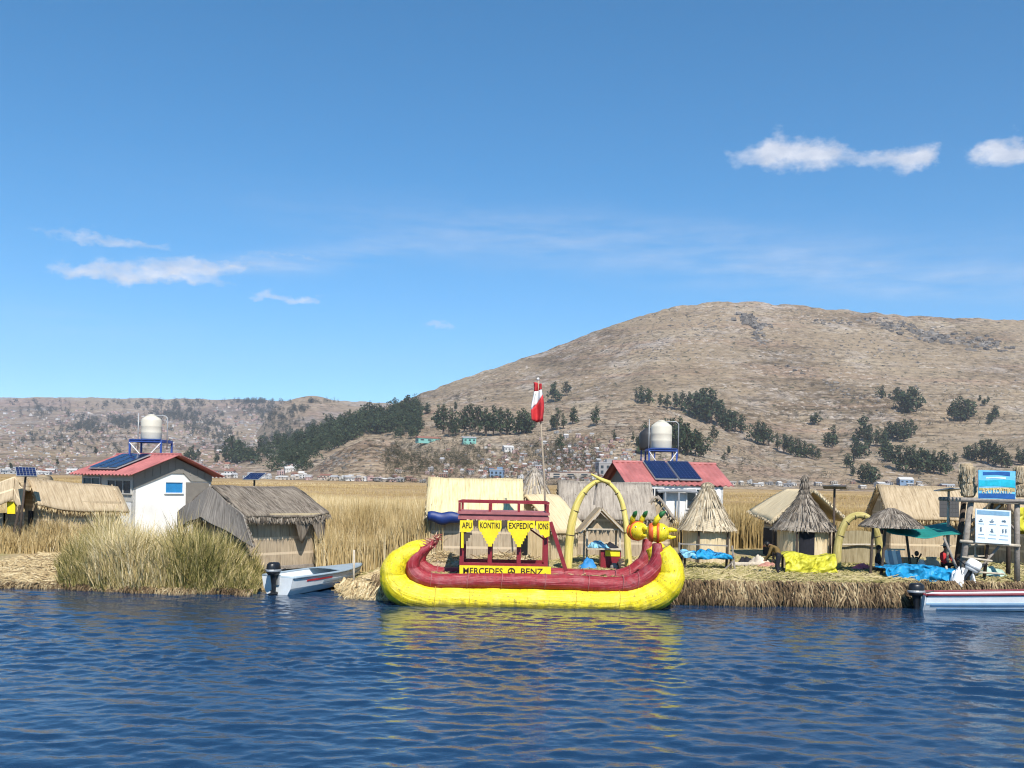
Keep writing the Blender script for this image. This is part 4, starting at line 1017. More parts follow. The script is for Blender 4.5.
window_on(f1, r1, (hx, -.0, 2.62), .98, .52, 'y', BLUEW, WHITE, mull=0, out=1)
window_on(f1, r1, (-1.35, -hy-.02, 2.55), 1.55, .95, 'x', plain('teal_glass', (0.02,0.07,0.10), .12, .2, 2), GREYM, mull=1)
window_on(f1, r1, (1.25, -hy-.02, 2.62), 2.1, .62, 'x', GLASS, WALLB, mull=2)
solar_roof(r1, f1, (4.15-3.25)/hy, 4.15, -1.8, .9, -.35, -2.3, 3)
tk = P(151, 450, 53.6); tank_stand('tank', 'cream water tank above the left white house', 'blue steel stand carrying the water tank at left', Vector((tk.x, tk.y, 0)), 3.6, P(151, 440.5, 53.6).z, 1.65, 1.36, .53)
# house 2: eave to the front
yaw2 = math.radians(13); o2 = up(G(663, 54.5, .5), .70)
r2, f2, hx, hy = house('white_house', 'white house with red roof, two solar panels and dark windows behind the right huts', o2, yaw2, 4.9, 4.4, 0, 0, 0, 0, 0)
wb = MB(); gable_walls(wb, f2, hx, hy, 3.05, 4.15); wb.build('wall', WALLW, r2)
roof_sheet(r2, f2, hx, hy, 3.05, 4.15, .55, .15)
g_ = MB(); g_.poly([f2(-hx-.06,-hy,0), f2(-hx-.06,hy,0), f2(-hx-.06,hy,3.05), f2(-hx-.06,0,4.13), f2(-hx-.06,-hy,3.05)], f2(.055,0,0)-f2(0,0,0)); g_.build('gable_shade', WALLG, r2)  # shade of the left gable painted on as a flat grey sheet
window_on(f2, r2, (-1.65, -hy, 2.36), 1.4, 1.1, 'x', GLASS, WALLW, mull=2)
window_on(f2, r2, (1.15, -hy, 2.40), 1.5, 1.0, 'x', GLASS, WALLW, mull=2)
solar_roof(r2, f2, (4.15-3.05)/hy, 4.15, -1.35, 1.35, -.15, -2.1, 2)
aw = MB(); aw.panel(lambda s, t: f2(-1.35+2.2*s, -hy-.16-.28*t, 2.86-.10*t+.05*math.sin(math.pi*s)), 8, 2, -.07, 2, 1); aw.build('porch_roof', GREYM, r2)
for xx in (-.95, -.2):
    p_ = MB(); p_.tube([f2(xx,-hy-.36,0), f2(xx,-hy-.36,2.72)], .06, 8); p_.build('porch_post', GREYM, r2)
tk = P(661, 450, 57); tank_stand('tank', 'cream water tank above the right white house', 'blue steel stand carrying the water tank behind the red roof', Vector((tk.x, tk.y, 0)), 3.4, P(661, 449.5, 57).z, 1.55, 1.62, .60)
dk_ = thing('water_tank', 'dark grey water tank half hidden behind the right cream tank', 'water tank', tuple(P(648, 450, 59)))
b_ = MB(); c_ = P(648, 450, 59); b_.lathe(c_, [(.5,0),(.53,.1),(.53,.9),(.47,1.05),(.2,1.25),(.18,1.3),(0,1.3)], 24); b_.build('body', plain('dark_tank', (.04,.04,.042), .5, .1, 2), dk_, smooth=True)
b_ = MB()
for s in (-1, 1): b_.beam((c_.x+s*.4, c_.y, 3.2), (c_.x+s*.4, c_.y, c_.z-.001), .07)
b_.build('leg', BLUEP, dk_)
# solar panels on poles
q = ground(18, 42.3); t = P(26, 473, 42.3); panel_on_pole('solar_panel', 'small blue solar panel on a leaning pole between the two left huts', q, t.z, (.80,.62), math.radians(38), math.radians(35), (t.x-q.x, 0))
q = ground(253, 46); t = P(252, 477.5, 46); panel_on_pole('solar_panel', 'small blue solar panel rising behind the dark grey hut', q, t.z, (.95,.62), math.radians(30), math.radians(-28))
q = ground(833, 38.2); t = P(833, 488.5, 38.2); panel_on_pole('solar_panel', 'dark solar panel on a thin pole right of the spired cone hut', q, t.z, (.85,.7), math.radians(-9), math.radians(-22), fm=plain('dark_panel_back', (.10,.10,.10), .6, .15, 4))
q = ground(947, 35.8); t = P(947, 491, 35.8); panel_on_pole('solar_panel', 'weathered tilted panel on a pale post left of the sign tower', q, t.z, (.72,.7), math.radians(-8), math.radians(25), polemat=WOODL)
q = ground(948, 40.0); t = P(947, 510, 40.0); PANELB = plain('black_cells', (.012,.013,.016), .5, .2, 3); panel_on_pole('solar_panel', 'black panel tilted against the roof of the long right hut', q, t.z, (.72,.75), math.radians(62), math.radians(-20), fm=PANELB)
# ---------------------------------------------------------------- the reed boat
D0 = 30.7
BOAT = thing('reed_boat', 'big yellow and maroon reed boat with curled ends, two animal heads and a red cabin', 'boat', (P(530,609,D0+.9).x, D0+.9, 0))
yel = [(421,549,5.5),(411,552.5,8.5),(399,561,11.5),(393,574,13.5),(400,588,15),(420,597,15.5),(450,599.5,14.5),(500,600,13.5),(560,601,13.5),(610,602,14.5),(640,600,16),(661,590,16),(670,575,14.5),(668,561,12),(662,550,9)]
mar = [(433,541,1.6),(429,547,3.4),(421,552.5,5.4),(414,560,7.3),(413,569,8),(421,577,8.5),(440,581,8.3),(480,580.5,8),(530,581,8.2),(580,583,8.5),(615,585,9),(638,581,9.5),(652,570,9),(657,559,7.5),(657,550,6),(656.5,543,4.5)]
def hull(dy, sub):
    off = Vector((0, dy, 0)); k = D0/F
    m_ = MB(); m_.tube([P(x,y,D0)+off for x, y, r_ in yel], [r_*k*1.0 for x, y, r_ in yel], 44, jit=0.004, flat=1.25, smooth=9, ridge=(18,.075), pinch=(.62,.05))
    h_ = m_.build('hull', HULLY, BOAT, smooth=True)
    # bottom bundle that carries the boat in the water
    m_ = MB(); m_.tube([P(x,y,D0)+off+Vector((0,-.10 if dy == 0 else .1,.0)) for x, y, r_ in mar], [r_*k*.93 for x, y, r_ in mar], 36, jit=0.004, flat=1.15, smooth=9, ridge=(14,.07), pinch=(.55,.05))
    g_ = m_.build('gunwale', HULLM, BOAT, smooth=True)
    # cords that tie the bundles
    c_ = MB()
    for px in (432, 468, 502, 545, 588, 622, 637):
        i = min(range(len(mar)-3), key=lambda j: abs(mar[j+2][0]-px)+(100 if mar[j+2][1] < 575 else 0))
        y0 = np.interp(px, [a[0] for a in mar[5:12]], [a[1] for a in mar[5:12]]); rr = np.interp(px, [a[0] for a in mar[5:12]], [a[2] for a in mar[5:12]])*k
        c = P(px, y0, D0)+off+Vector((0,-.10 if dy == 0 else .1,0))
        ring = [c+Vector((.015*math.sin(a*2), -rr*1.17*math.cos(a), rr*1.02*math.sin(a))) for a in np.linspace(-.9, 2.0, 12)]
        c_.tube(ring, .012, 5)
    c_.build('cord', MAROONL, g_)
    for (cx_, cy_, rr) in ((436,598.5,15.2),(470,600,14.2),(527,600.5,13.5),(575,601.2,13.9),(618,601.5,14.8)):
        c = P(cx_, cy_, D0)+off; rr = rr*k
        cb = MB(); cb.tube([c+Vector((.02*math.sin(3*a), -rr*1.265*math.cos(a), rr*1.015*math.sin(a))) for a in np.linspace(-.8, 1.4, 14)], .014, 5); cb.build('lashing', plain('yellow_cord', (.50,.38,.03), .7, .2, 9), h_)
    # ragged reed ends at the stern tip
    t_ = MB()
    for i in range(30):
        a = P(431,544,D0)+off+Vector((random.gauss(0,.07), random.gauss(0,.1), random.gauss(0,.07)))
        t_.strand(a, a+Vector((random.gauss(-.05,.12), random.gauss(0,.08), random.uniform(.03,.14))), .03)
    t_.build('reed_ends', blades_mat('maroon_ends', [(0,(0.16,0.03,0.03)),(.6,(0.34,0.10,0.09)),(1,(0.55,0.40,0.25))]), g_, rnd=True)
hull(0, 0); hull(2.1, 1)
def head(c, s, yaw, ear):
    """puma head of wrapped reed: skull, muzzle with open jaws, collar, ears, eyes"""
    R = Matrix.Rotation(yaw, 3, 'Z'); c = Vector(c); A = lambda x, y, z: c+R@Vector((x*s, y*s, z*s))
    m_ = MB(); m_.lathe((0,0,0), [(.05,-.50),(.30,-.45),(.42,-.25),(.46,0),(.42,.22),(.30,.40),(.16,.46),(0,.47)], 22)
    m_.v = [tuple(A(v[2], v[1]*.95, v[0]*.92)) for v in m_.v]
    h_ = m_.build('head', HULLY, BOAT, smooth=True)
    m_ = MB()
    for (x0, x1, r0, r1) in ((-.40,-.20,.37,.445),(-.06,.06,.46,.455)):
        ring = [(r0,x0),(r0+.03,x0+.02),(r1+.03,x1-.02),(r1,x1)]
        m_.lathe((0,0,0), ring, 22)
    m_.v = [tuple(A(v[2], v[1]*.95, v[0]*.92)) for v in m_.v]; m_.build('collar', ORANGE, h_, smooth=True)
    m_ = MB()
    m_.tube([A(.34,0,.10), A(.60,0,.13), A(.80,0,.10)], [.13*s,.10*s,.05*s], 9); m_.tube([A(.34,0,-.16), A(.58,0,-.20), A(.76,0,-.17)], [.11*s,.08*s,.04*s], 9)
    m_.build('jaws', HULLY, h_, smooth=True)
    for sy in (-1, 1):
        m_ = MB(); m_.tube([A(-.16,.22*sy,.30), A(-.05,.27*sy,.58), A(.12,.28*sy,.78)], [.11*s,.13*s,.07*s], 8); e_ = m_.build('ear', HULLY, h_, smooth=True)
        m_ = MB(); m_.tube([A(.06,.275*sy,.68), A(.16,.285*sy,.82), A(.30,.29*sy,.92)], [.10*s,.10*s,.02*s], 8); m_.build('ear_tip', ear, h_, smooth=True)
        m_ = MB(); m_.ball(A(.24,.30*sy,.19), .050*s, 10); m_.build('eye', WHITE, h_, smooth=True)
        m_ = MB(); m_.ball(A(.265,.325*sy,.20), .030*s, 8); m_.build('pupil', BLACK, h_, smooth=True)
head(P(658,532.5,D0), .72, math.radians(-8), GREEN); head(P(638,531,D0+2.0), .72, math.radians(-62), GREEN)
# deck
dkm = MB(); a, b_ = P(424,577,D0), P(640,580,D0)
for k in range(14):
    y0 = D0+.15+k*.135; dkm.beam((a.x, y0, .74), (b_.x, y0, .70), .12, .06)
dkm.build('deck', S_tan, BOAT)
# ---- cabin
CF, CBk = D0+.55, D0+2.0
def fxz(px, py, D=CF): return P(px, py, D)
m_ = MB()
zt = fxz(500,520).z; zb = .72
posts = [462, 490, 519, 546]
for px in posts:
    x = fxz(px, 545).x
    for D in (CF, CBk):
        m_.beam((x, D, zb), (x, D, zt), .13, .11)
xl, xr = fxz(462,545).x, fxz(546,545).x
for D in (CF-.002, CBk+.002):
    m_.beam((xl-.06, D, fxz(500,565).z), (xr+.06, D, fxz(540,566).z), .10, .13)
for x in (xl, xr): m_.beam((x, CF+.066, fxz(500,565).z-.01), (x, CBk-.066, fxz(500,565).z-.01), .09, .09)
cab = m_.build('cabin_frame', MAROON, BOAT)
m_ = MB(); x0, x1 = fxz(458.5,516).x, fxz(549,516).x; zr = fxz(505,518).z
m_.box(((x0+x1)/2, (CF+CBk)/2, zr), (x1-x0, CBk-CF+.5, .11)); m_.box(((x0+x1)/2, (CF+CBk)/2, zr+.085), (x1-x0-.06, CBk-CF+.42, .05)); 
m_.build('cabin_roof', MAROONL, BOAT)
m_ = MB(); m_.box(((x0+x1)/2, (CF+CBk)/2, zr+.155), (x1-x0+.03, CBk-CF+.56, .085)); m_.build('upper_deck', MAROONL, BOAT)
m_ = MB(); zu0, zu1 = zr+.198, fxz(505,503.5).z
for D in (CF-.22, CBk+.22):
    for px in (460, 490, 519, 547.5):
        x = fxz(px, 505).x; m_.beam((x, D, zu0), (x, D, zu1), .075)
    m_.beam((x0, D, zu1+.04), (x1, D, zu1+.04), .08, .07)
for x in (x0+.03, x1-.03): m_.beam((x, CF-.18, zu1+.038), (x, CBk+.18, zu1+.038), .06, .06)
m_.build('roof_railing', MAROON, BOAT)
m_ = MB(); m_.beam(fxz(550.5,522), fxz(566,571), .17, .12)
m_.beam(fxz(527,527,CF+.3), fxz(545,540,CF+.3), .14, .05)
m_.build('ladder_rail', MAROON, BOAT)
def stepped(px, y0, y1, w0, w1, n=6):
    """upside down stepped pyramid, Andean cross style"""
    L = [(px-w0, y0)]; R_ = [(px+w0, y0)]
    for i in range(n):
        wi = w0+(w1-w0)*i/(n-1); ya, yb = y0+(y1-y0)*i/n, y0+(y1-y0)*(i+1)/n
        L += [(px-wi, ya), (px-wi, yb)]; R_ += [(px+wi, ya), (px+wi, yb)]
    pts = L+R_[::-1]; out = []
    for p in pts:
        if not out or (abs(out[-1][0]-p[0])+abs(out[-1][1]-p[1])) > .01: out.append(p)
    return out
FD = CF-.285
def sign(nm, pts, mat, D=FD, th=.03, par=BOAT):
    m_ = MB(); m_.poly([fxz(x, y, D) for x, y in pts], (0, th, 0)); return m_.build(nm, mat, par)
W1 = sign('lettered_board', [(460,520.3),(473,520.3),(473,529),(470,532),(460,532)][::-1], YELP)
W2 = sign('lettered_board', (([(478.5,520.5)]+[(478.5,528)]+stepped(490,529,546.5,10,2)[1:-1]+[(501.5,528),(501.5,520.5)])), YELP)
W3 = sign('lettered_board', (([(507.5,520.8)]+[(507.5,528.5)]+stepped(519,529.5,547,10,2)[1:-1]+[(530.5,528.5),(535,528.5),(535,520.8)])), YELP)
W4 = sign('lettered_board', [(536,521.3),(549.5,521.3),(549.5,536),(545,538),(543,535),(540,535),(539,530),(536,529)][::-1], YELP)
sign('side_strip', [(461,532.3),(463.6,532.3),(463.6,548),(461,548)][::-1], YELP)
sign('dark_stepped_board', [(464,532.5),(472,532.5),(472,535),(470,535),(470,538),(468,538),(468,541),(466,541),(466,544),(464,544)][::-1], WOODD, FD+.04)
for (px, w_) in ((475.8, 5.4), (504.5, 5.6), (533.5, 6)):
    sign('beam_end', [(px-w_/2,520.5),(px+w_/2,520.5),(px+w_/2,524),(px+w_/4,526.5),(px-w_/4,526.5),(px-w_/2,524)][::-1], WOODD, FD+.05)
k = D0/F*.98
for (txt, px, py, wpx, par) in (('APU', 467, 525.3, 10.5, W1), ('KONTIKI', 490, 525.4, 20.5, W2), ('EXPEDIC', 521, 525.8, 25, W3), ('IONS', 543.3, 526.3, 10.5, W4)):
    lettering('lettering', txt, fxz(px, py, FD)+Vector((0,-.004,0)), wpx*k, 6.2*k, INK, par, bold=.016)
bp = sign('name_board', [(459.5,565.3),(551,566.8),(551,577),(459.5,576)][::-1], YELP, CF-.12)
lettering('lettering', 'MERCEDES', fxz(483, 571, CF-.12)+Vector((0,-.004,0)), 41*k, 6.6*k, INK, bp, bold=.016)
lettering('lettering', 'BENZ', fxz(532, 571.6, CF-.12)+Vector((0,-.004,0)), 23*k, 6.6*k, INK, bp, bold=.016)
em = MB(); c = fxz(511.5, 571.4, CF-.135); em.tube([c+Vector((.10*math.cos(a), 0, .10*math.sin(a))) for a in np.linspace(0, 2*math.pi, 25)], .016, 6, cap=False)
for a in (math.pi/2, math.pi/2+2.094, math.pi/2-2.094): em.beam(c, c+Vector((.095*math.cos(a), 0, .095*math.sin(a))), .022, .022)
em.build('round_emblem', INK, bp)
# straw heap under the deck edge behind the stern
# ---------------------------------------------------------------- flag
q = P(548, 572, 33.6); q.z = float(gz(q.x, q.y))
FL = thing('flagpole', 'tall thin leaning flagpole rising behind the reed boat cabin', 'flagpole', tuple(q))
tp_ = P(538, 379, 33.6); m_ = MB(); m_.tube([q, q.lerp(tp_, .5)+Vector((.04,0,0)), tp_], [.045,.035,.022], 8); m_.build('pole', plain('pole_wood', (.36,.29,.21), .8, .2, 6), FL, smooth=True)
m_ = MB(); m_.ball(tp_, .05, 8); m_.build('finial', WHITE, FL, smooth=True)
fm = MB(); A = P(538.6, 382.5, 33.6); 
def flag(s, t):
    # limp cloth folded against the pole: t across the fold, s down its length
    return A+Vector((-.17+.40*t*(.75+.35*s)-.06*s+.03*math.sin(7*s+4*t), -.04-.09*math.sin(9*t+1.5*s)-.05*t, -.06*t-1.32*s*(1-.10*abs(t-.4))))
def band(t): return (0.0, .20-.10*(t-.5), .74-.46*t, 1.0)
flr = None
for i, mt in enumerate((RED, plain('white_cloth', (.8,.8,.78), .8, .05, 5), RED)):
    m_ = MB(); m_.panel(lambda s, t, i=i: flag(band(t)[i]+(band(t)[i+1]-band(t)[i])*s, t), 6, 18, .008, 1, 1)
    if flr is None:
        flr = top(m_.build('flag', mt, smooth=True)); tag(flr, 'limp red and white flag hanging at the top of the pole', 'flag')
    else: m_.build('flag_stripe', mt, flr, smooth=True)
# ---------------------------------------------------------------- arches
def arch(name, label, pts, D, rad, mat=None):
    W_ = [P(x, y, D) for x, y in pts]; W_[0].z = min(W_[0].z, float(gz(W_[0].x, D))); W_[-1].z = min(W_[-1].z, float(gz(W_[-1].x, D)))
    r = thing(name, label, 'arch', (sum(p.x for p in W_)/len(W_), D, W_[0].z))
    m_ = MB(); m_.tube(W_, rad, 14, jit=.03, smooth=6); a = m_.build('reed_bundle', mat or S_arch, r, smooth=True)
    for i in range(2, len(W_)-1):
        m_ = MB()
        p = (W_[i]+W_[i-1])/2; d = (W_[i]-W_[i-1]).normalized(); n1 = Vector((0,1,0)); n2 = d.cross(n1); rr = (rad[i]+rad[i-1])/2+.005
        m_.tube([p+n1*rr*math.cos(t)+n2*rr*math.sin(t) for t in np.linspace(0, 2*math.pi, 15)], .014, 5, cap=False)
        m_.build('binding', WOODD, a)
    return r
ar = arch('reed_arch', 'tall yellow reed arch on the shore behind the reed boat', [(567,578),(569,548),(572,522),(579,500),(590,486),(602,480.5),(613,487),(621,500),(625.5,520),(627.5,545),(629,574)], 34.3,
     [.15,.15,.14,.12,.09,.07,.07,.085,.10,.12,.14])
m_ = MB(); m_.tube([P(591,474,34.25), P(600,479,34.25), P(610,483,34.25)], [.03,.06,.08], 8); m_.build('crossing_end', S_arch, ar, smooth=True)
m_ = MB(); m_.beam(P(597,482,34.4), P(594,505,34.4), .07); m_.build('hanging_stick', WOOD, ar)
arch('reed_arch', 'small olive yellow reed arch left of the round parasol', [(837,560),(838,545),(843,527),(850,518),(859,515),(868,518),(875,528),(879,545),(880,560)], 37.4, [.16,.15,.14,.13,.12,.12,.13,.14,.15], mat=straw('olive_reed', (.26,.21,.07), (.46,.38,.13), (.58,.49,.22)))
# mat screen behind the small arch
q = ground(858, 39.6); r_ = thing('mat_screen', 'low reed mat screen with a pale rail behind the small arch', 'screen', tuple(q))
m_ = MB(); m_.panel(lambda s, t: q+Vector((-.95+1.9*s, .03*math.sin(9*s), 1.25*t+.12*math.sin(math.pi*s)*t)), 8, 4, .06, 1.9, 1.3); m_.build('mat', straw('green_mat', (.18,.14,.07), (.32,.26,.15), (.42,.35,.22)), r_)
m_ = MB(); m_.tube([q+Vector((-.95,-.1,.80)), q+Vector((.95,-.1,.84))], .035, 8); m_.build('rail', WOODL, r_)
# ---------------------------------------------------------------- small gabled kiosk
kq = ground(602, 36.2); KI = thing('market_stall', 'little gabled market stall with maroon counter under the yellow arch', 'stall', tuple(kq))
kz = kq.z; zE = P(600, 528, 36.2).z; zA = P(600, 509.5, 36.2).z; kx0, kx1 = P(587,540,36.2).x, P(620,540,36.2).x; kxm = P(601,510,36.2).x
for x in (kx0, kx1):
    for D in (36.2, 37.6):
        m_ = MB(); m_.beam((x, D, kz-.05), (x, D, zE), .07); m_.build('post', WOODL, KI)
m_ = MB()
for (xa, xb) in ((kx0-.28, kxm), (kx1+.22, kxm)):
    def fn(s, t, xa=xa): 
        x = kxm+(xa-kxm)*t; return Vector((x, 36.0+1.8*s, zA+(zE-.22-zA)*t))
    m_.panel(fn if xa > kxm else (lambda s, t, f=fn: f(1-s, t)), 4, 4, .07, 1.8, .9)
m_.build('roof', S_roof, KI)
m_ = MB(); m_.poly([(kx0+.04,36.35,zE-.06),(kx1-.04,36.35,zE-.06),(kxm,36.35,zA-.12)], (0,.05,0)); m_.build('gable_mat', S_tan, KI)
m_ = MB(); m_.beam((kx0-.05,36.14,zE-.04), (kx1+.05,36.14,zE-.04), .05)
m_.beam((kx0-.25,35.97,zE-.20), (kxm,35.97,zA+.02), .05); m_.beam((kx1+.2,35.97,zE-.20), (kxm,35.97,zA+.02), .05); m_.build('gable_beams', WOODL, KI)
m_ = MB(); cw = P(604,560,35.9).x; m_.box((cw+.22,36.0,kz+.34), (.72,.6,.68)); ct = m_.build('counter', MAROON, KI)
m_ = MB(); m_.box((cw+.28,35.69,kz+.58), (.52,.02,.22)); m_.build('yellow_plate', YELP, ct)
m_ = MB(); m_.box(((kx0+kx1)/2,36.0,kz+.72), (kx1-kx0+.05,.75,.05)); m_.build('table_top', WOODL, KI)
def cloth_heap(name, label, c, size, mat, seed=1, cat='cloth', group=None, lab=True, amp=.35, parent=None):
    """a crumpled heap of cloth"""
    m_ = MB(); c = Vector(c); sx, sy, sz = size; n = 18
    def fn(s, t):
        a = 2*math.pi*s; rr = t
        x, y = math.cos(a)*rr, math.sin(a)*rr
        nz = fbm(np.array([x*2.2+seed*7.3]), np.array([y*2.2]), 4, seed)[0]
        z = (1-rr**2.4)*(.75+nz*amp*4) if rr < 1 else 0
        return c+Vector((x*sx*(1+nz*.4), y*sy*(1+nz*.4), max(0, z)*sz))
    m_.panel(lambda s, t: fn(s, 1-t*.98), 22, 8, -.012, 1, 1)
    o = m_.build(name, mat, parent, smooth=True)
    if parent is None: top(o); tag(o, label, cat, group)
    return o
cloth_heap('folded_cloth', 'blue and pale cloth pile on the table of the little gabled stall', (cw-.18,36.0,kz+.75), (.42,.28,.24), CLOTHLB, 2)
cloth_heap('folded_cloth', 'dark bundle beside the pale cloth pile on the little gabled stall', (cw+.22,36.1,kz+.75), (.30,.25,.20), NAVY, 3)
cloth_heap('blue_sack', 'blue sack on the ground left of the maroon stall counter', (P(588,569,35.3).x,35.4,kz-.05), (.36,.3,.45), plain('blue_sack', (.03,.22,.50), .6, .2, 5), 4, 'sack')
# thin rope lines and odd pots behind the boat's bow
def jar(name, label, c, r_, h, mat, cat='pot'):
    m_ = MB(); m_.lathe(c, [(r_*.6,0),(r_*.95,h*.25),(r_,h*.5),(r_*.8,h*.75),(r_*.5,h*.85),(r_*.6,h),(r_*.45,h),(r_*.4,h*.9)], 18); o = top(m_.build(name, mat, smooth=True)); return tag(o, label, cat)
q = ground(621, 35.4); jar('clay_pot', 'dark pot standing beside the right foot of the yellow arch', q, .17, .42, WOODD)
q = ground(614, 35.3); jar('clay_pot', 'grey squat pot between the stall counter and the arch foot', q, .15, .28, WOOD)
# straw pile seen under the boat deck behind the stern
for nm, lab, px, D, sz in (('straw_pile', 'straw pile on the shore behind the stern of the reed boat', 443, 34.6, (1.1,.7,.62)), ('straw_pile', 'straw pile seen through the windows of the boat cabin', 505, 35.2, (1.5,.6,.55)), ('straw_pile', 'straw heap at the right foot of the tall yellow arch', 636, 35.4, (.55,.45,.42))):
    cc = ground(px, D); o = cloth_heap(nm, lab, cc-Vector((0,0,.05)), sz, S_tan, int(px), 'straw pile', amp=.2)
    m_ = MB(); c0 = cc
    for i in range(420):
        a = random.uniform(0, 6.28); t = random.random()**.5*.95
        p = c0+Vector((math.cos(a)*t*sz[0], math.sin(a)*t*sz[1], (1-t**2.4)*sz[2]*.85)); d = Vector((random.gauss(0,.2), random.gauss(0,.1), random.gauss(.02,.08)))
        m_.strand(p-d, p+d, .03)
    m_.build('loose_straw', B_tan, o, rnd=True)
# ---------------------------------------------------------------- motor boats
def outboard(r, c, s, yaw, tilt=0.0, cowl=BLACK, nm='outboard_motor'):
    R = Matrix.Rotation(yaw, 3, 'Z')@Matrix.Rotation(tilt, 3, 'Y'); c = Vector(c); A = lambda x, y, z: c+R@Vector((x*s, y*s, z*s))
    m_ = MB(); pr = [(.0,.62),(.15,.62),(.20,.56),(.22,.42),(.21,.26),(.17,.20),(.0,.20)]
    n = 20
    m_.lathe((0,0,0), pr[::-1], n, sx=1.25, sy=.95); m_.v = [tuple(A(*v)) for v in m_.v]; o = m_.build(nm, cowl, r, smooth=True)
    m_ = MB(); m_.lathe((0,0,0), [(.226,.31),(.236,.33),(.236,.37),(.226,.39)], n, sx=1.25, sy=.95); m_.v = [tuple(A(*v)) for v in m_.v]; m_.build('cowl_band', GREYM, o)
    m_ = MB(); m_.tube([A(0,0,.22), A(.02,0,-.1), A(.03,0,-.42)], [.12*s,.085*s,.07*s], 10, flat=.8); m_.tube([A(-.22,0,-.45), A(.05,0,-.45), A(.2,0,-.44)], [.03*s,.075*s,.05*s], 10); 
    m_.poly([A(-.12,-.012,-.30), A(-.12,-.012,-.42), A(.02,-.012,-.68), A(.12,-.012,-.40)], A(0,.024,0)-A(0,0,0)); m_.build('lower_leg', BLACK, o, smooth=False)
    m_ = MB(); m_.tube([A(.1,0,.15), A(.32,.02,.30), A(.62,.05,.36)], [.03*s,.025*s,.022*s], 8); m_.build('tiller', BLACK, o)
    m_ = MB(); m_.box(A(.17,0,.02), (.10*s,.24*s,.34*s), mat=R); m_.build('clamp_bracket', GREYM, o)
    return o
def motorboat(name, label, st, hd, L, B, hst, hbow, z_st, z_bow, hullm, railm, stripe=None, inner=BOATG, deckfrac=.35):
    """stern point on the centre line, heading angle; lofted V hull with a transom and a pointed raised bow"""
    r = thing(name, label, 'boat', tuple(st)); fr = frame2(st, hd); ns = 18
    def sec(s):
        w_ = B/2*(1-max(0,(s-.45)/.55)**2.1)*(.90+.10*min(1, s*4)); zb = z_st+(z_bow-z_st)*s+.30*max(0,(s-.6)/.4)**2; zt_ = z_st+hst+(z_bow+hbow-z_st-hst)*s+.05*s*s
        return s*L, w_, zb, zt_
    def side(sy):
        def fn(s, t):
            x, w_, zb, zt_ = sec(s); 
            kx = [0, .62, .86, 1.0]; kz = [0, .16, .5, 1.0]
            return fr(x+.10*L*t*max(0,(s-.7)/.3)*.5, sy*w_*np.interp(t, [0,.3,.65,1], kx), zb+(zt_-zb)*np.interp(t, [0,.3,.65,1], kz))
        return fn
    m_ = MB()
    a, b_ = side(-1), side(1)
    m_.panel(a, ns, 9, .035, 1, 1); m_.panel(lambda s, t: b_(1-s, t), ns, 9, .035, 1, 1)
    x, w_, zb, zt_ = sec(0)
    m_.poly([fr(-.01,-w_,zt_), fr(-.01,-w_*.86,zb+(zt_-zb)*.5), fr(-.01,-w_*.62,zb+.16*(zt_-zb)), fr(-.01,0,zb), fr(-.01,w_*.62,zb+.16*(zt_-zb)), fr(-.01,w_*.86,zb+(zt_-zb)*.5), fr(-.01,w_,zt_)], fr(-.04,0,0)-fr(0,0,0))
    h_ = m_.build('hull', hullm, r, smooth=False)
    m_ = MB()
    for f in (a, b_): m_.tube([f(i/14, 1.0)+Vector((0,0,.015)) for i in range(15)], .045, 8)
    m_.tube([a(0,1), b_(0,1)], .05, 8); m_.build('gunwale', railm, r, smooth=True)
    m_ = MB(); m_.panel(lambda s, t: (lambda q: fr(q[0], q[1]*.60*(2*t-1), q[2]+.5*(q[3]-q[2])*.55))(sec(.02+s*.80)), 10, 4, -.03, 1, 1); m_.build('floor', inner, r)
    m_ = MB(); s0 = 1-deckfrac
    m_.panel(lambda s, t: a(s0+(1-s0)*s, 1).lerp(b_(s0+(1-s0)*s, 1), t)+Vector((0,0,.03+.05*math.sin(math.pi*t))), 8, 6, -.03, 1, 1); m_.build('foredeck', inner, r)
    for sp_ in (.28, .52):
        m_ = MB(); q = sec(sp_); p = (a(sp_, .72)+b_(sp_, .72))/2; m_.box(p, (.28, q[1]*1.7, .05), hd); m_.build('bench', inner, r)
    if stripe:
        for (t0, t1, mt, s0_, s1_) in stripe:
            m_ = MB(); 
            def off(s, t): 
                p = a(s0_+(s1_-s0_)*s, t0+(t1-t0)*t); n = fr(0,-1,0)-fr(0,0,0); return p+n*.012
            m_.panel(off, 16, 2, .008, 1, 1); m_.build('hull_stripe', mt, h_)
    return r, fr, sec
st = P(278, 590, 32.5); st.z = 0
bw = P(358, 566, 36.0)
hd = math.atan2(bw.y-st.y, bw.x-st.x); Lb = math.hypot(bw.y-st.y, bw.x-st.x)
rb_, frb, secb = motorboat('motorboat', 'small white grey motorboat drawn up beside the dark grey hut', st, hd, Lb, 1.5, .72, .52, -.16, .12, BOATW, BOATG, [(.72,.80,BOATG,.35,.95),(.50,.56,BOATB,.5,.8),(.84,.90,RED,.15,.45)], deckfrac=.45)
outboard(rb_, frb(-.22, 0, .46), .95, hd)
m_ = MB(); q = P(354,575,34.0); m_.tube([q-Vector((0,0,.5)), P(354,550,34.0)], .04, 8); o = top(m_.build('mooring_pole', WOODL, smooth=True)); tag(o, 'thin pale mooring pole beside the bow of the small grey motorboat', 'pole')
st = P(920, 612, 32.05); st.z = 0
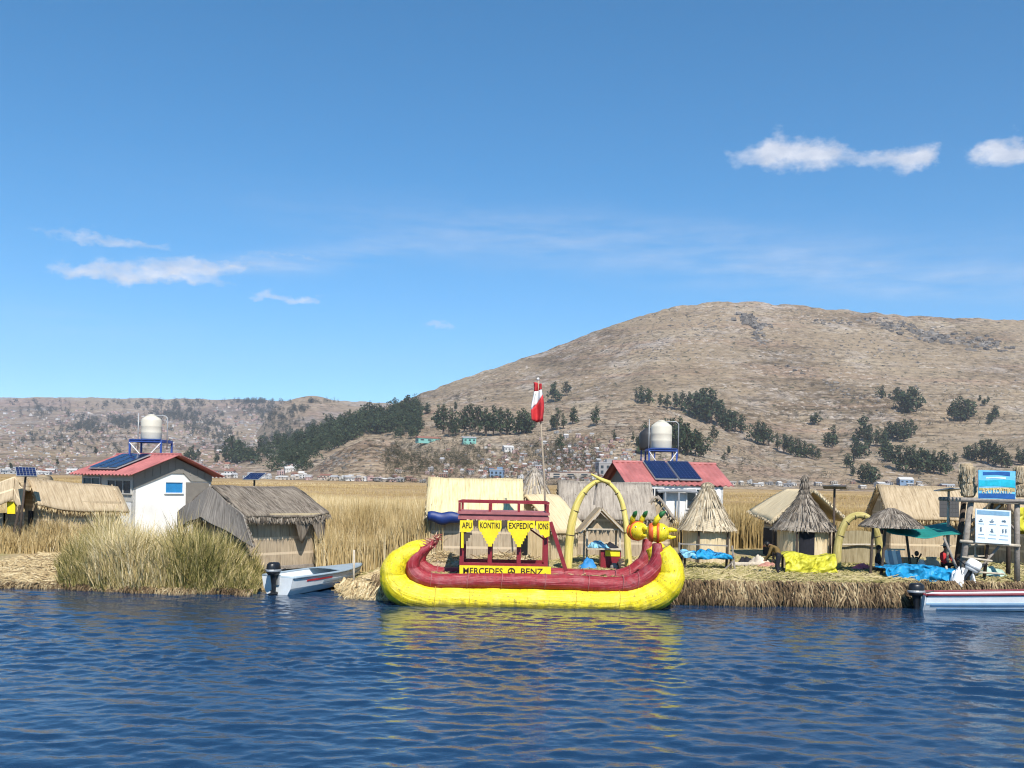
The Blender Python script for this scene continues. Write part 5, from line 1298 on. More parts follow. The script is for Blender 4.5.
rb_, frb, secb = motorboat('motorboat', 'long white motorboat with maroon rail and blue stripes cut off at the right edge', st, math.radians(1.5), 7.5, 1.05, .60, .70, -.12, -.05, BOATW, BOATR, [(.56,.63,plain('boat_mid_blue', (.14,.27,.46), .4, .15, 3),.02,.75),(.66,.72,plain('boat_pale_blue', (.35,.52,.66), .4, .1, 3),.0,.85),(.40,.44,plain('boat_mid_blue', (.14,.27,.46), .4, .15, 3),.05,.9)], inner=BOATR)
outboard(rb_, frb(-.20, -.15, .24), .95, math.radians(1.5))
# white things standing in the long boat: a spare motor under a white hood on a bracket
q = P(1003, 589, 31.4); MT = thing('spare_motor', 'white hooded spare motor on a pale bracket at the shore behind the long white boat', 'motor', (q.x, q.y, float(gz(q.x, q.y))))
ctr = Vector((q.x, 33.9, float(gz(q.x, 33.9))))
ORG[MT.name] = ctr; MT.location = ctr
m_ = MB()
for sx in (-.22, .22):
    m_.beam(ctr+Vector((sx,-.2,0)), ctr+Vector((sx*.6,0,.62)), .06); m_.beam(ctr+Vector((sx,.2,0)), ctr+Vector((sx*.6,.04,.62)), .06)
m_.beam(ctr+Vector((-.2,0,.58)), ctr+Vector((.2,0,.58)), .07); m_.build('bracket', WHITE, MT)
outboard(MT, ctr+Vector((.02,0,.36)), .95, math.radians(175), -.5, cowl=WHITE, nm='motor')
cloth_heap('white_bag', 'crumpled white bag beside the hooded spare motor on the shore', ctr+Vector((-.38,-.1,.0)), (.28,.25,.62), WHITE, 9, 'bag')
cloth_heap('green_bag', 'pale green and blue bundle behind the spare motor', ground(993, 35.5), (.5,.3,.42), plain('pale_green_cloth', (.38,.52,.42), .7, .25, 5), 10, 'bundle')
# ---------------------------------------------------------------- stall of blue cloths before the pale cone hut
q = ground(702, 36.2); T1 = thing('display_table', 'rough wooden table of blue cloths in front of the pale cone hut', 'table', tuple(q)); z1 = P(702, 556, 36.2).z
xa, xb = P(681,556,36.2).x, P(730,556,36.2).x
for x in (xa+.08, xb-.05):
    for D in (35.85, 36.55):
        m_ = MB(); m_.beam((x, D, q.z-.05), (x, D, z1-.03), .07); m_.build('leg', WOODD, T1)
m_ = MB(); m_.box(((xa+xb)/2, 36.2, z1), (xb-xa+.1, .95, .06)); m_.build('table_top', WOODD, T1)
m_ = MB(); m_.beam((xb+.1,35.8,q.z), (xb-.02,35.8,z1+.42), .06); m_.beam((xb-.35,35.78,q.z-.02), (xb+.05,35.78,z1-.1), .05); m_.beam((xa,36.62,q.z), (xa,36.62,z1+.45), .06); m_.beam((xa,36.66,z1+.40), (xb,36.66,z1+.36), .045); m_.build('side_post', WOOD, T1)
def draped(name, label, x0, x1, y0, y1, z, drop, mat, seed, hump=.10, cat='cloth', front=True, cell=26):
    m_ = MB()
    def fn(s, t):
        x = x0+(x1-x0)*s; n = fbm(np.array([x*2.6+seed]), np.array([t*3.0]), 4, seed)[0]
        if t < .6:
            tt = t/.6; return Vector((x, y1+(y0-y1)*tt, z+hump*(.5+3.2*n)*math.sin(math.pi*min(1,.15+s*.85))+.02))
        tt = (t-.6)/.4; e = fbm(np.array([x*2.6+seed]), np.array([.6*3.0]), 4, seed)[0]
        return Vector((x+.05*n, y0-.03-.10*tt*abs(math.sin(x*7+seed))-.05*n, z+hump*(.5+3.2*e)*math.sin(math.pi*min(1,.15+s*.85))*(1-tt)+.02-drop*tt*(.85+1.2*n)))
    m_.panel(fn, cell, 14, .012, 1, 1); o = top(m_.build(name, mat, smooth=True)); return tag(o, label, cat)
draped('blue_cloth', 'bright blue cloths heaped on the rough table before the pale cone hut', xa+.25, xb-.02, 35.75, 36.5, z1+.04, .12, CLOTHB, 3, .17)
draped('pale_cloth', 'light blue cloth at the left end of the rough cloth table', xa-.02, xa+.45, 35.74, 36.5, z1+.05, .10, CLOTHLB, 5, .14, cell=10)
# piles between the cone huts
for nm, lab, px, D, sz, mt, sd_, ct in (('cloth_pile', 'cream bundle of textiles on the ground between the two cone huts', 760, 38.6, (.55,.4,.45), plain('cream_cloth', (.62,.53,.42), .85, .25, 6), 11, 'bundle'),
        ('cloth_pile', 'dark bundle left of the cream textiles between the cone huts', 745, 39.2, (.32,.3,.40), NAVY, 12, 'bundle'), ('cloth_pile', 'reddish brown textile heap in front of the cream bundle', 767, 37.6, (.45,.35,.26), plain('rust_cloth', (.42,.20,.15), .85, .35, 8), 13, 'bundle'),
        ('cloth_pile', 'pink and red cloth lying left of the parasol pole', 862, 37.0, (.48,.3,.24), plain('pink_red_cloth', (.56,.14,.18), .8, .5, 7), 14, 'cloth')):
    cloth_heap(nm, lab, ground(px, D)-Vector((0,0,.03)), sz, mt, sd_, ct)
q = ground(746, 37.6); m_ = MB(); m_.tube([q+Vector((-.6,0,.1)), q+Vector((.5,.1,.13))], [.10,.08], 10, jit=.05); o = top(m_.build('log', WOODL)); tag(o, 'pale log lying left of the rusty textile heap', 'log')
# yellow tarp over a table
xa, xb = G(784, 35.3, .9).x, G(836, 35.3, .9).x; zt_ = P(810, 555, 36.0).z; gq = ground(810, 35.4)
T2 = thing('display_table', 'table hidden under the yellow tarp in front of the spired cone hut', 'table', (gq.x, 35.6, gq.z))
for x in (xa+.2, xb-.2):
    for D in (35.6, 36.25):
        m_ = MB(); m_.beam((x, D, gq.z-.05), (x, D, zt_-.10), .07); m_.build('leg', WOODD, T2)
m_ = MB(); m_.box(((xa+xb)/2, 35.92, zt_-.07), (xb-xa-.2, .78, .05)); m_.build('table_top', WOODD, T2)
m_ = MB()
def tarp(s, t):
    x = xa+(xb-xa)*s; n = fbm(np.array([s*3.2+t*1.6]), np.array([t*1.5-s*1.2]), 4, 21)[0]; f = abs(math.sin(8*s+6*t+n*7))**1.5
    if t < .4: tt = t/.4; y = 36.35-(36.35-35.5)*tt; z = zt_+.03+.10*n+.07*math.sin(math.pi*s*2.2)
    else: tt = (t-.4)/.6; y = 35.5-.33*tt-.17*f*math.sin(math.pi*min(1,tt*.9+.1))-.3*n*tt; z = zt_+.03+(.10*n+.07*math.sin(math.pi*s*2.2))*(1-tt)-(zt_-gq.z+.02)*tt
    return Vector((x+.08*n, y, z))
m_.panel(tarp, 60, 40, .012, 1, 1); o = top(m_.build('yellow_tarp', TARPY, smooth=True)); tag(o, 'bright yellow tarp draped to the ground in front of the spired cone hut', 'tarp')
# ---------------------------------------------------------------- parasol, awning, blue tarp table
q = ground(872, 35.3); PR = thing('thatched_parasol', 'round grey thatched parasol on dark poles left of the sign tower', 'parasol', (P(891,520,35.3).x, 35.3, q.z))
c = P(891, 527.5, 35.3); apex = P(888, 508, 35.3).z
m_ = MB(); hR = 1.10; prof = [(hR,0),(hR*.98,.06),(hR*.75,.27),(hR*.5,.45),(hR*.28,.57),(hR*.1,.66),(0,.68)]
m_.lathe(c, prof, 36, jit=.045, sy=.9); ro = m_.build('thatch', S_grey2, PR)
m_ = MB()
for i in range(1100):
    a_ = random.uniform(0, 6.283); k_ = random.randint(1, 5); (r1, z1_), (r0, z0_) = prof[k_-1], prof[k_]
    A_ = lambda rr, zz, d=0: c+Vector((rr*math.cos(a_+d), rr*.9*math.sin(a_+d), zz+.03)); m_.strand(A_(r0,z0_), A_(r1+random.uniform(0,.08), z1_-.04, random.gauss(0,.05)), .035, side=Vector((-math.sin(a_), math.cos(a_), 0)))
m_.build('loose_straw', B_grey, ro, rnd=True)
for (pa, pb) in (((870,583),(873,527)), ((881,580),(886,524)), ((912,560),(905,524))):
    D_ = 34.9 if pa[1] > 570 else 36.0
    a = P(*pa, D_); a.z = float(gz(a.x, D_))-.05; m_ = MB(); m_.tube([a, P(*pb, D_)], [.055,.045], 8); m_.build('pole', WOODD, PR)
m_ = MB()
def awn(s, t):
    a = P(880,527,34.9).lerp(P(962,533,34.6), s); b_ = P(905,526,36.3).lerp(P(946,522,36.4), s)
    p = a.lerp(b_, t); p.z -= .27*math.sin(math.pi*s**.8)*(1-.75*t)+.03*math.sin(14*s)*(1-t); return p
m_.panel(awn, 20, 10, .015, 1, 1); o = top(m_.build('teal_awning', TEAL, smooth=True)); tag(o, 'sagging teal awning stretched from the parasol to the sign tower', 'awning')
xa, xb = G(880, 34.6, .9).x, G(950, 34.6, .9).x; gq = ground(915, 34.6); zt_ = P(915, 566.5, 34.6).z
T3 = thing('display_table', 'low table hidden under the blue tarp beneath the teal awning', 'table', (gq.x, 34.7, gq.z))
for x in (xa+.25, xb-.3):
    for D in (34.35, 35.1):
        m_ = MB(); m_.beam((x, D, gq.z-.05), (x, D, zt_-.12), .06); m_.build('leg', WHITE, T3)
m_ = MB(); m_.box(((xa+xb)/2, 34.72, zt_-.09), (xb-xa-.3, .85, .05)); m_.build('table_top', WOODD, T3)
m_ = MB()
def tarp2(s, t):
    w_ = math.sin(math.pi*min(1,max(0,.06+.88*s)))**.5; n = fbm(np.array([s*7]), np.array([t*3]), 4, 31)[0]
    x = xa+(xb-xa)*s+.05*n
    f = .06*abs(math.sin(13*s+3*t))
    if t < .5: tt = t/.5; return Vector((x, 35.2-(35.2-34.1)*tt, zt_+(.02+.20*n)*w_-(1-w_)*.18+f*tt))
    tt = (t-.5)/.5; return Vector((x, 34.1-.12*tt-.9*f*(1-tt)-.1*n, zt_-(1-w_)*.18+(.20*n+f)*(1-tt)*w_-(.46+.14*n)*tt*w_))
m_.panel(tarp2, 70, 36, .014, 1, 1); o = top(m_.build('blue_tarp', CLOTHB, smooth=True)); tag(o, 'bright blue tarp covering a low table beneath the teal awning', 'tarp')
# white grey leaning boards
q = ground(893, 36.0); BD = thing('striped_board', 'white and blue grey striped board leaning behind the blue tarp', 'board', tuple(q)); R = Matrix.Rotation(math.radians(-12), 3, 'Y')
for i in range(4):
    m_ = MB(); m_.box(q+Vector((-.21+.15*i,.0,.44)), (.135,.04,.86), mat=R); m_.build('board_strip', WHITE if i % 2 == 0 else plain('blue_grey_board', (.32,.40,.48), .6, .1, 4), BD)
m_ = MB(); m_.box(q+Vector((.08,.0,.90)), (.66,.06,.05)); m_.box(q+Vector((-.08,.0,.04)), (.66,.06,.05)); m_.build('frame', WOODL, BD)
q = ground(908, 36.6); m_ = MB(); m_.box(q+Vector((0,0,.27)), (.46,.36,.54)); m_.box(q+Vector((0,0,.555)), (.50,.40,.03)); o = top(m_.build('tan_box', plain('cardboard', (.46,.34,.21), .85, .12, 4))); tag(o, 'tan box standing behind the blue tarp under the awning', 'box')
q = ground(931, 36.8); jar('cream_pot', 'big round cream pot behind the blue tarp under the awning', q, .33, .62, plain('cream_pottery', (.56,.47,.34), .7, .12, 4))
q = ground(921, 36.4); jar('white_jug', 'white jug beside the dark carved figure under the awning', q+Vector((0,0,.1)), .16, .44, WHITE, 'jug')
q = ground(916, 36.5); r_ = thing('carved_figure', 'small dark carved figure standing under the teal awning', 'carving', tuple(q))
m_ = MB(); m_.tube([q, q+Vector((0,0,.35)), q+Vector((.01,0,.62))], [.10,.08,.06], 8); m_.ball(q+Vector((.01,0,.74)), (.085,.08,.10), 10); m_.tube([q+Vector((-.16,0,.68)), q+Vector((-.05,0,.52)), q+Vector((.08,0,.54)), q+Vector((.18,0,.74))], .03, 6); m_.build('body', WOODD, r_, smooth=True)
# ---------------------------------------------------------------- sign tower
TW = thing('sign_tower', 'grey log tower of two sign boards and reed bales at the right', 'tower', tuple(ground(988, 34.6)))
def log(a, b_, ra, rb2, nm, mat=WOOD):
    m_ = MB(); m_.tube([a, a.lerp(b_, .5)+Vector((random.gauss(0,.02),0,0)), b_], [ra,(ra+rb2)/2,rb2], 9, jit=.05); return m_.build(nm, mat, TW, smooth=True)
def gp(px, D): 
    q = ground(px, D); return q-Vector((0,0,.05))
log(gp(961,34.4), P(971,500,34.4), .115, .10, 'post'); log(gp(955,35.9), P(964,500,35.9), .10, .09, 'post', WOODD)
log(gp(1017,34.4), P(1017,499,34.4), .10, .09, 'post'); log(gp(1008,35.9), P(1009,499,35.9), .08, .07, 'post', WOODD)
log(gp(984,34.5), P(993,498,34.5), .06, .05, 'post', WOODD); 
log(gp(948,34.2), P(946,566,34.2), .04, .04, 'prop', WOODL); log(gp(963,34.1), P(944,538,34.1), .045, .04, 'prop')
for (a, b_, D, r0) in (((960,541),(1020,546),34.25,.055), ((962,557),(992,561),34.25,.04), ((958,500),(1024,503),34.3,.06), ((962,571),(1004,574),34.25,.035)):
    log(P(*a, D), P(*b_, D), r0, r0, 'crossbar', WOODL)
for (a, b_) in (((964,538),(1000,505)), ((966,527),(985,508)), ((1000,514),(1020,536)), ((1000,545),(975,575))):
    log(P(*a, 34.45), P(*b_, 34.45), .045, .04, 'brace', WOODL if a[0] < 990 else WOOD)
m_ = MB()
for kx in range(7): m_.tube([P(960,499.5,34.2)+Vector((0,.28*kx,0)), P(1028,501,34.2)+Vector((0,.28*kx,0))], .07, 8)
m_.build('platform', WOOD, TW)
for (px, py, w_, h_, D) in ((968,475,.44,.62,34.6), (968.5,490,.44,.50,34.6), (1020,475,.42,.62,34.6), (1021,490,.42,.50,34.6), (966,476,.45,.9,35.6)):
    c = P(px, py, D); m_ = MB(); m_.lathe(c-Vector((0,0,h_/2)), [(w_*.36,0),(w_*.48,.05),(w_*.51,h_*.3),(w_*.49,h_*.55),(w_*.51,h_*.8),(w_*.46,h_-.04),(w_*.34,h_)], 18, jit=.05); o = top(m_.build('reed_bale', S_roof))
    m_ = MB()
    for i in range(160):
        a = random.uniform(0, 6.28); z0_ = random.uniform(-.45,.2)*h_; p = c+Vector((w_*.52*math.cos(a), w_*.52*math.sin(a), z0_)); m_.strand(p, p+Vector((random.gauss(0,.03), random.gauss(0,.02)-.02, random.uniform(.15,.42)*h_)), .022)
    m_.build('loose_straw', B_cone, o, rnd=True)
BL = sorted([o for o in bpy.data.objects if o.name.startswith('reed_bale')], key=lambda o: o.name)
for o, l in zip(BL, ('reed bale on the tower platform, upper one left of the blue sign', 'reed bale on the tower platform, lower one left of the blue sign', 'reed bale on the tower platform, upper one right of the blue sign', 'reed bale on the tower platform, lower one right of the blue sign', 'reed bale standing at the back left of the tower platform')): tag(o, l, 'bale', 'reed bales on the sign tower')
def board(name, label, x0, y0, x1, y1, D, mats, slope=.035):
    pass
# blue sign: sky, pale band, water and a lettered band as separate painted strips
S1 = thing('sign_board', 'blue turquoise sign board on top of the log tower', 'sign', tuple(P(995, 500, 34.15)))
def strip(par, nm, x0, y0, x1, y1, mat, D, th=.04, wav=0, slope=.035):
    m_ = MB()
    def fn(s, t):
        px = x0+(x1-x0)*s; sl = (px-995)*slope
        yt, yb = y0+sl+wav*math.sin(5*s+1), y1+sl+wav*math.sin(5*s+2.4)
        return P(px, yb+(yt-yb)*t, D)
    m_.panel(fn, 16, 4, th, 1, 1); return m_.build(nm, mat, par)
LB = plain('sign_sky_blue', (.16,.50,.74), .45, .15, 3); TQ = plain('sign_turquoise', (.02,.42,.55), .45, .25, 4); DB = plain('sign_deep_blue', (.02,.10,.32), .45, .2, 4); PL = plain('sign_pale', (.62,.72,.74), .5, .1, 4); SB = plain('sign_tan', (.42,.33,.14), .5, .3, 5)
b1 = strip(S1, 'backing', 978.5, 470.5, 1015.5, 499, LB, 34.15)
strip(b1, 'painted_banner', 983, 471.8, 1010, 475.2, DB, 34.142, .006, .5); strip(b1, 'painted_clouds', 986, 477, 1006, 478.6, PL, 34.142, .006, .4); strip(b1, 'painted_lake', 979, 480, 1015, 486.5, TQ, 34.141, .006, .7)
strip(b1, 'painted_reeds', 979, 487.6, 1015, 490.6, SB, 34.140, .006, .5); strip(b1, 'painted_water', 979, 493.5, 1015, 498.3, DB, 34.139, .006, .3)
lettering('lettering', 'APU KONTIKI', P(997, 490.6, 34.12), 30*.0341, 5.6*.0341, plain('sign_letters', (.80,.60,.30), .5, .1, 5), b1, bold=.008, rotz=-.012)
S2 = thing('sign_board', 'white notice board of small pictures below the blue sign on the log tower', 'sign', tuple(P(993, 546, 34.1)))
b2 = strip(S2, 'backing', 975.5, 509.8, 1011, 543.5, plain('notice_white', (.72,.79,.81), .5, .05, 3), 34.1, slope=.06)
GB = plain('notice_ink', (.10,.16,.22), .6, .1, 4); GL = plain('notice_blue_grey', (.20,.36,.50), .6, .15, 6)
strip(b2, 'title_band', 977, 511, 1009.5, 515.2, GL, 34.092, .006, slope=.06)
def icon(px, py, kind):
    m_ = MB(); Q = lambda dx, dy: P(px+dx, py+dy+(px-995)*.06, 34.088)
    def dot(dx, dy, r_, n=10): m_.poly([Q(dx+r_*math.cos(a), dy-r_*math.sin(a)) for a in np.linspace(0, 2*math.pi, n, endpoint=False)], (0,.006,0))
    if kind == 0: dot(0,-1.2,.9); m_.poly([Q(-.8,0), Q(-.8,2.2), Q(.8,2.2), Q(.8,0)], (0,.006,0))
    elif kind == 1: m_.poly([Q(-2.4,.4), Q(-1.6,1.6), Q(1.6,1.6), Q(2.4,.4)], (0,.006,0)); dot(.2,-.8,.7)
    elif kind == 2: dot(-1.3,-.3,.9); m_.poly([Q(-1.2,-.8), Q(1,-1.6), Q(2.4,.6), Q(.2,.9)], (0,.006,0))
    elif kind == 3: dot(0,-1,.8); m_.poly([Q(-1,2), Q(1.6,2.2), Q(.9,-.1), Q(-.6,-.1)], (0,.006,0)); m_.poly([Q(-1.8,.9), Q(-1.8,1.5), Q(-1.1,1.6), Q(-.9,.8)], (0,.006,0))
    else:
        for d in (-1.5, 1.5): dot(d,-1.3,.75); m_.poly([Q(d-.75,-.4), Q(d-.5,2), Q(d+.5,2), Q(d+.75,-.4)], (0,.006,0))
    m_.build('pictogram', GB, b2)
for i, (px, py, k_) in enumerate(((981,521,1),(992,521,1),(1004,521,2),(981,530,0),(992,530.5,3),(1004.5,530.5,4))): icon(px, py, k_)
for (x0, x1, y) in ((978.5,984,524.6),(989,996,524.6),(1000,1008,525),(978.5,984,535),(989,996,535),(1000,1008,535.2),(978,985,538.6),(988,996,538.8),(999,1008,539.2)): strip(b2, 'caption_line', x0, y-.3, x1, y+.3, GL, 34.092, .006, slope=.06)
q = P(1021, 520, 35.5); m_ = MB(); m_.panel(lambda s, t: q+Vector((-.15+.8*s, .04*math.sin(6*s), -.5+.95*t)), 6, 4, .02, 1, 1); o = top(m_.build('yellow_cloth', TARPY, smooth=True)); tag(o, 'yellow cloth hanging at the right edge beside the sign tower', 'cloth')
# bamboo rack left of the tower legs
q = ground(975, 37.5); r_ = thing('wooden_rack', 'pale wooden rack standing behind the legs of the sign tower', 'rack', tuple(q))
m_ = MB()
for x in (-.45, 0, .45): m_.beam(q+Vector((x,0,0)), q+Vector((x,.05,1.15)), .05)
for z in (.35, .62, 1.05): m_.beam(q+Vector((-.5,-.045,z)), q+Vector((.5,-.045,z+.03)), .045)
m_.build('bars', WOODL, r_)
# ---------------------------------------------------------------- people
EDG = [('pelvis','waist'),('waist','chest'),('chest','neck'),('neck','head'),('head','crown'),('chest','shL'),('shL','elL'),('elL','wrL'),('wrL','haL'),('chest','shR'),('shR','elR'),('elR','wrR'),('wrR','haR'),
       ('pelvis','hiL'),('hiL','knL'),('knL','anL'),('anL','toL'),('pelvis','hiR'),('hiR','knR'),('knR','anR'),('anR','toR')]
RAD = dict(pelvis=(.15,.12), waist=(.13,.11), chest=(.165,.12), neck=.055, head=.10, crown=.075, shL=.065, elL=.046, wrL=.034, haL=.036, shR=.065, elR=.046, wrR=.034, haR=.036, hiL=.095, knL=.065, anL=.042, toL=.04, hiR=.095, knR=.065, anR=.042, toR=.04)
def zones(top_, bot, skin=0, shoe=3):
    z = {}
    for a, b_ in EDG:
        z[(a, b_)] = 1 if b_ in ('waist','chest','shL','shR','elL','elR','wrL','wrR') else 2 if b_ in ('hiL','hiR','knL','knR','anL','anR') else 3 if b_ in ('toL','toR') else 0
    return z
stand_bend = dict(pelvis=(0,.05,.72), waist=(.06,0,.86), chest=(.22,-.02,.98), neck=(.34,-.02,1.02), head=(.43,-.02,1.02), crown=(.50,-.02,1.06), shL=(.24,-.20,.98), elL=(.30,-.24,.72), wrL=(.42,-.22,.52), haL=(.47,-.21,.45), shR=(.24,.16,.98), elR=(.32,.20,.72), wrR=(.44,.18,.54), haR=(.49,.17,.47),
    hiL=(0,-.07,.66), knL=(.04,-.09,.36), anL=(-.03,-.10,.07), toL=(.10,-.12,.035), hiR=(0,.12,.66), knR=(.06,.14,.36), anR=(.0,.14,.07), toR=(.13,.14,.035))
q = ground(778.5, 34.6); person('person', 'person in brown olive clothes bending beside the yellow tarp', q, stand_bend, RAD, EDG, [SKIN, BROWN, NAVY, WOODD], zones(0,0), yaw=math.radians(160), face=math.radians(90), hat=None)
sit = dict(pelvis=(0,0,.34), waist=(0,0,.46), chest=(0,-.03,.66), neck=(0,-.04,.83), head=(0,-.06,.95), crown=(0,-.05,1.03), shL=(-.18,-.03,.72), elL=(-.23,-.08,.50), wrL=(-.10,-.24,.42), haL=(-.04,-.29,.41), shR=(.18,-.03,.72), elR=(.24,-.08,.50), wrR=(.12,-.25,.42), haR=(.06,-.30,.41),
    hiL=(-.10,-.03,.31), knL=(-.13,-.36,.38), anL=(-.12,-.38,.07), toL=(-.13,-.50,.035), hiR=(.10,-.03,.31), knR=(.14,-.36,.38), anR=(.13,-.38,.07), toR=(.14,-.50,.035))
q = ground(944.5, 35.9); 
person('person', 'person in a red top and dark trousers sitting at the end of the blue tarp', q+Vector((0,0,.10)), sit, RAD, EDG, [SKIN, RED, NAVY, NAVY], zones(0,0), yaw=math.radians(18), hat=plain('pale_hat', (.62,.50,.46), .8, .1, 6))
m_ = MB(); m_.box(q+Vector((0,.05,.18)), (.34,.3,.32)); m_.box(q+Vector((0,.05,.355)), (.38,.34,.03)); o = top(m_.build('stool', WOODD)); tag(o, 'dark low stool under the person in the red top', 'stool')
crouch = dict(sit); 
q = ground(877, 36.0); person('person', 'person in black clothes crouching beside the parasol pole', q-Vector((0,0,.06)), crouch, RAD, EDG, [SKIN, NAVY, plain('pale_trousers', (.55,.54,.52), .8, .1, 6), NAVY], zones(0,0), yaw=math.radians(62), hat=None)
m_ = MB(); m_.box(q+Vector((-.02,.02,.10)), (.30,.3,.20)); o = top(m_.build('stool', WOODD)); tag(o, 'low block under the person in black clothes', 'stool')
# ---------------------------------------------------------------- distant trees
LEAF = []
def leafmat(nm, a, b_, c): return blades_mat(nm, [(0,a),(.5,b_),(1,c)], .8)
L_dk = leafmat('eucalyptus_leaves', (0.012,0.022,0.012), (0.026,0.044,0.020), (0.062,0.085,0.040))
L_br = leafmat('dry_bush_leaves', (0.028,0.028,0.014), (0.055,0.052,0.026), (0.10,0.09,0.05))
BARK = plain('bark', (0.09,0.065,0.045), 0.9, .3, .5)
def tree_mesh(seed, tall, wide, nclump=15, per=34, leaf=L_dk):
    """unit-height tree: trunk with limbs, crown of many leaf clumps at several heights"""
    q = np.random.default_rng(seed); Vv, Rn = [], []
    t = MB(); ends = []
    t.tube([(0,0,-.05), (q.normal(0,.02),q.normal(0,.02),.3), (q.normal(0,.03),0,.72)], [.035,.026,.010], 6)
    for k in range(nclump):
        zc = .24+.72*(k+.5)/nclump; w_ = wide*(math.sin(math.pi*min(1, .14+.84*zc**.9))**.8)*q.uniform(.35,1.2)
        a = q.uniform(0, 6.28); rr = w_*q.uniform(.2,.8)
        ends.append((rr*math.cos(a), rr*math.sin(a), zc, max(.07, w_*q.uniform(.45,.75))))
        if k % 3 == 0: t.tube([(0,0,zc*.6), (rr*.6*math.cos(a), rr*.6*math.sin(a), zc*.95)], [.014,.005], 4)
    for (x, y, z, rad) in ends:
        n = per; d = q.normal(size=(n,3)); d /= np.linalg.norm(d, axis=1)[:,None]; p = np.array([x,y,z])+d*(rad*q.uniform(.35,1.0,n)**.6)[:,None]*np.array([1,1,.8])
        sz = rad*q.uniform(.28,.55,n)
        e1 = q.normal(size=(n,3)); e1 /= np.linalg.norm(e1, axis=1)[:,None]; e2 = np.cross(e1, q.normal(size=(n,3))); e2 /= np.linalg.norm(e2, axis=1)[:,None]
        tri = np.stack([p-e1*sz[:,None]*.6, p+e1*sz[:,None]*.6, p+e2*sz[:,None]], 1); Vv.append(tri.reshape(-1,3)); Rn.append(np.repeat(np.clip(q.uniform(0,1)*.5+q.uniform(0,.6,n), 0, 1), 3))
    return t, np.concatenate(Vv), np.concatenate(Rn)
PROTO = []
for s_, (tall, wide, nc) in enumerate(((1,.30,16),(1,.36,17),(1,.26,15),(1,.42,17),(1,.33,16),(1,.50,15))):
    t, v, rn = tree_mesh(100+s_, tall, wide, nc); PROTO.append((t, v, rn))
TM = []
for t, v, rn in PROTO:
    o = np_mesh('crown', v, np.arange(len(v)).reshape(-1,3), L_dk, rnd=rn); cm = o.data; bpy.data.objects.remove(o)
    o = t.build('trunk', BARK); tm_ = o.data; bpy.data.objects.remove(o); TM.append((cm, tm_))
def tree(px, py, hpx, label, group, k=None, wide=1.0):
    p = hill_hit(px, py)
    if p is None: return
    h = hpx*1.14/F*p.y; k = random.randrange(len(TM)) if k is None else k
    r = bpy.data.objects.new('tree', None); COL.objects.link(r); r.location = p-Vector((0,0,h*.04)); r.rotation_euler = (0,0,random.uniform(0,6.28))
    s = wide*random.uniform(.9,1.15); r.scale = (h*s, h*s, h)
    tag(r, label, 'tree', group)
    for nm, me in (('crown', TM[k][0]), ('trunk', TM[k][1])):
        o = bpy.data.objects.new(nm, me); COL.objects.link(o); o.parent = r
    return r
def row(lst, label, group, **kw):
    for t in lst: tree(*t, label, group, **kw)
A_ = [(636,401,13),(642,404,17),(649,406,16),(660,407,13),(667,409,15),(675,410,17),(682,411,18),(689,413,20),(697,417,24),(704,420,30),(711,423,33),(717,426,24),(723,429,22),(729,431,20),(735,432,20),(741,433,18),(757,443,21),(763,445,22),(769,446,16),(777,450,16),(784,453,18),(791,455,18),(798,457,17),(805,458,16),(812,459,14),(818,460,11)]
row(A_, 'dark tree in the long row descending the hill right of the right water tank', 'row of trees descending the hill', wide=.98)
B_ = [(646,455,30),(653,452,26),(672,452,32),(680,453,34),(687,455,30),(698,452,18),(701,457,22),(633,442,10),(640,446,11),(614,441,11)]
row(B_, 'dark tree growing around the right house water tank on the lower slope', 'trees around the right water tank', wide=.95)
row([(713,442,16),(728,455,9),(724,462,10)], 'small tree on the bare spur right of the right water tank', 'small trees on the bare spur')
C_ = [(833,447,21),(828,447,14),(864,441,24),(869,448,20),(876,447,17),(884,446,15),(889,438,16),(897,440,17),(904,442,22),(911,438,18)]
row(C_, 'dark tree in the scattered group halfway up the slope above the small reed arch', 'trees on the middle slope', wide=1.0)
C2 = [(854,462,24),(860,458,15),(848,468,14),(884,458,18),(890,462,16),(899,470,24),(906,472,24),(913,473,27),(920,473,24),(927,472,20),(934,474,22),(941,475,23),(946,473,18),(868,484,20),(862,482,17),(874,482,14),(853,476,10),(955,464,11),(968,459,13),(974,461,17),(981,463,22),(988,464,24),(995,466,22),(1002,468,18),(1008,468,14),(1018,463,15),(1023,466,16)]
row(C2, 'dark tree in the broken grove low on the slope left of the sign tower', 'grove low on the slope', wide=.98)
row([(910,413,25),(905,412,17),(916,411,16),(961,422,24),(954,421,18),(967,420,20),(973,417,14),(952,414,12),(898,401,13),(882,398,12)], 'dark tree in the high clump on the bare slope above the right parasol', 'high clump on the slope', wide=1.05)
row([(994,419,13),(990,424,9),(984,405,6),(980,401,6),(988,402,6)], 'tiny tree high on the right slope above the sign tower', 'tiny trees on the right slope')
tree(815,424,10, 'lone round tree on the bare slope above the spired cone hut', None, 5, 1.3)
row([(555,402,19),(566,396,14)], 'tall tree of the pair standing alone on the slope right of the flag', 'pair of trees right of the flag')
row([(557,430,21),(552,431,15),(563,429,15)], 'dark tree just right of the flag beneath the lone pair', 'clump right of the flag', wide=.95)
tree(573,424,16, 'slender tree between the clump and the lone dark tree right of the flag', None)
tree(596,426,19, 'lone dark tree on the slope above the wide grey hut', None)
tree(560,451,16, 'dark tree standing among the village houses', None)
D_ = [(524,434,24),(519,434,20),(529,433,17),(535,428,18),(507,435,25),(500,436,27),(493,436,29),(486,436,27),(478,435,28),(470,432,27),(464,431,22),(456,436,18),(450,437,27),(443,434,28),(438,428,22),(455,411,9),(427,414,11),(414,433,16),(418,430,14),(408,432,12)]
row(D_, 'dark tree in the belt of trees above the village left of the flag', 'belt of trees above the village', wide=.98)
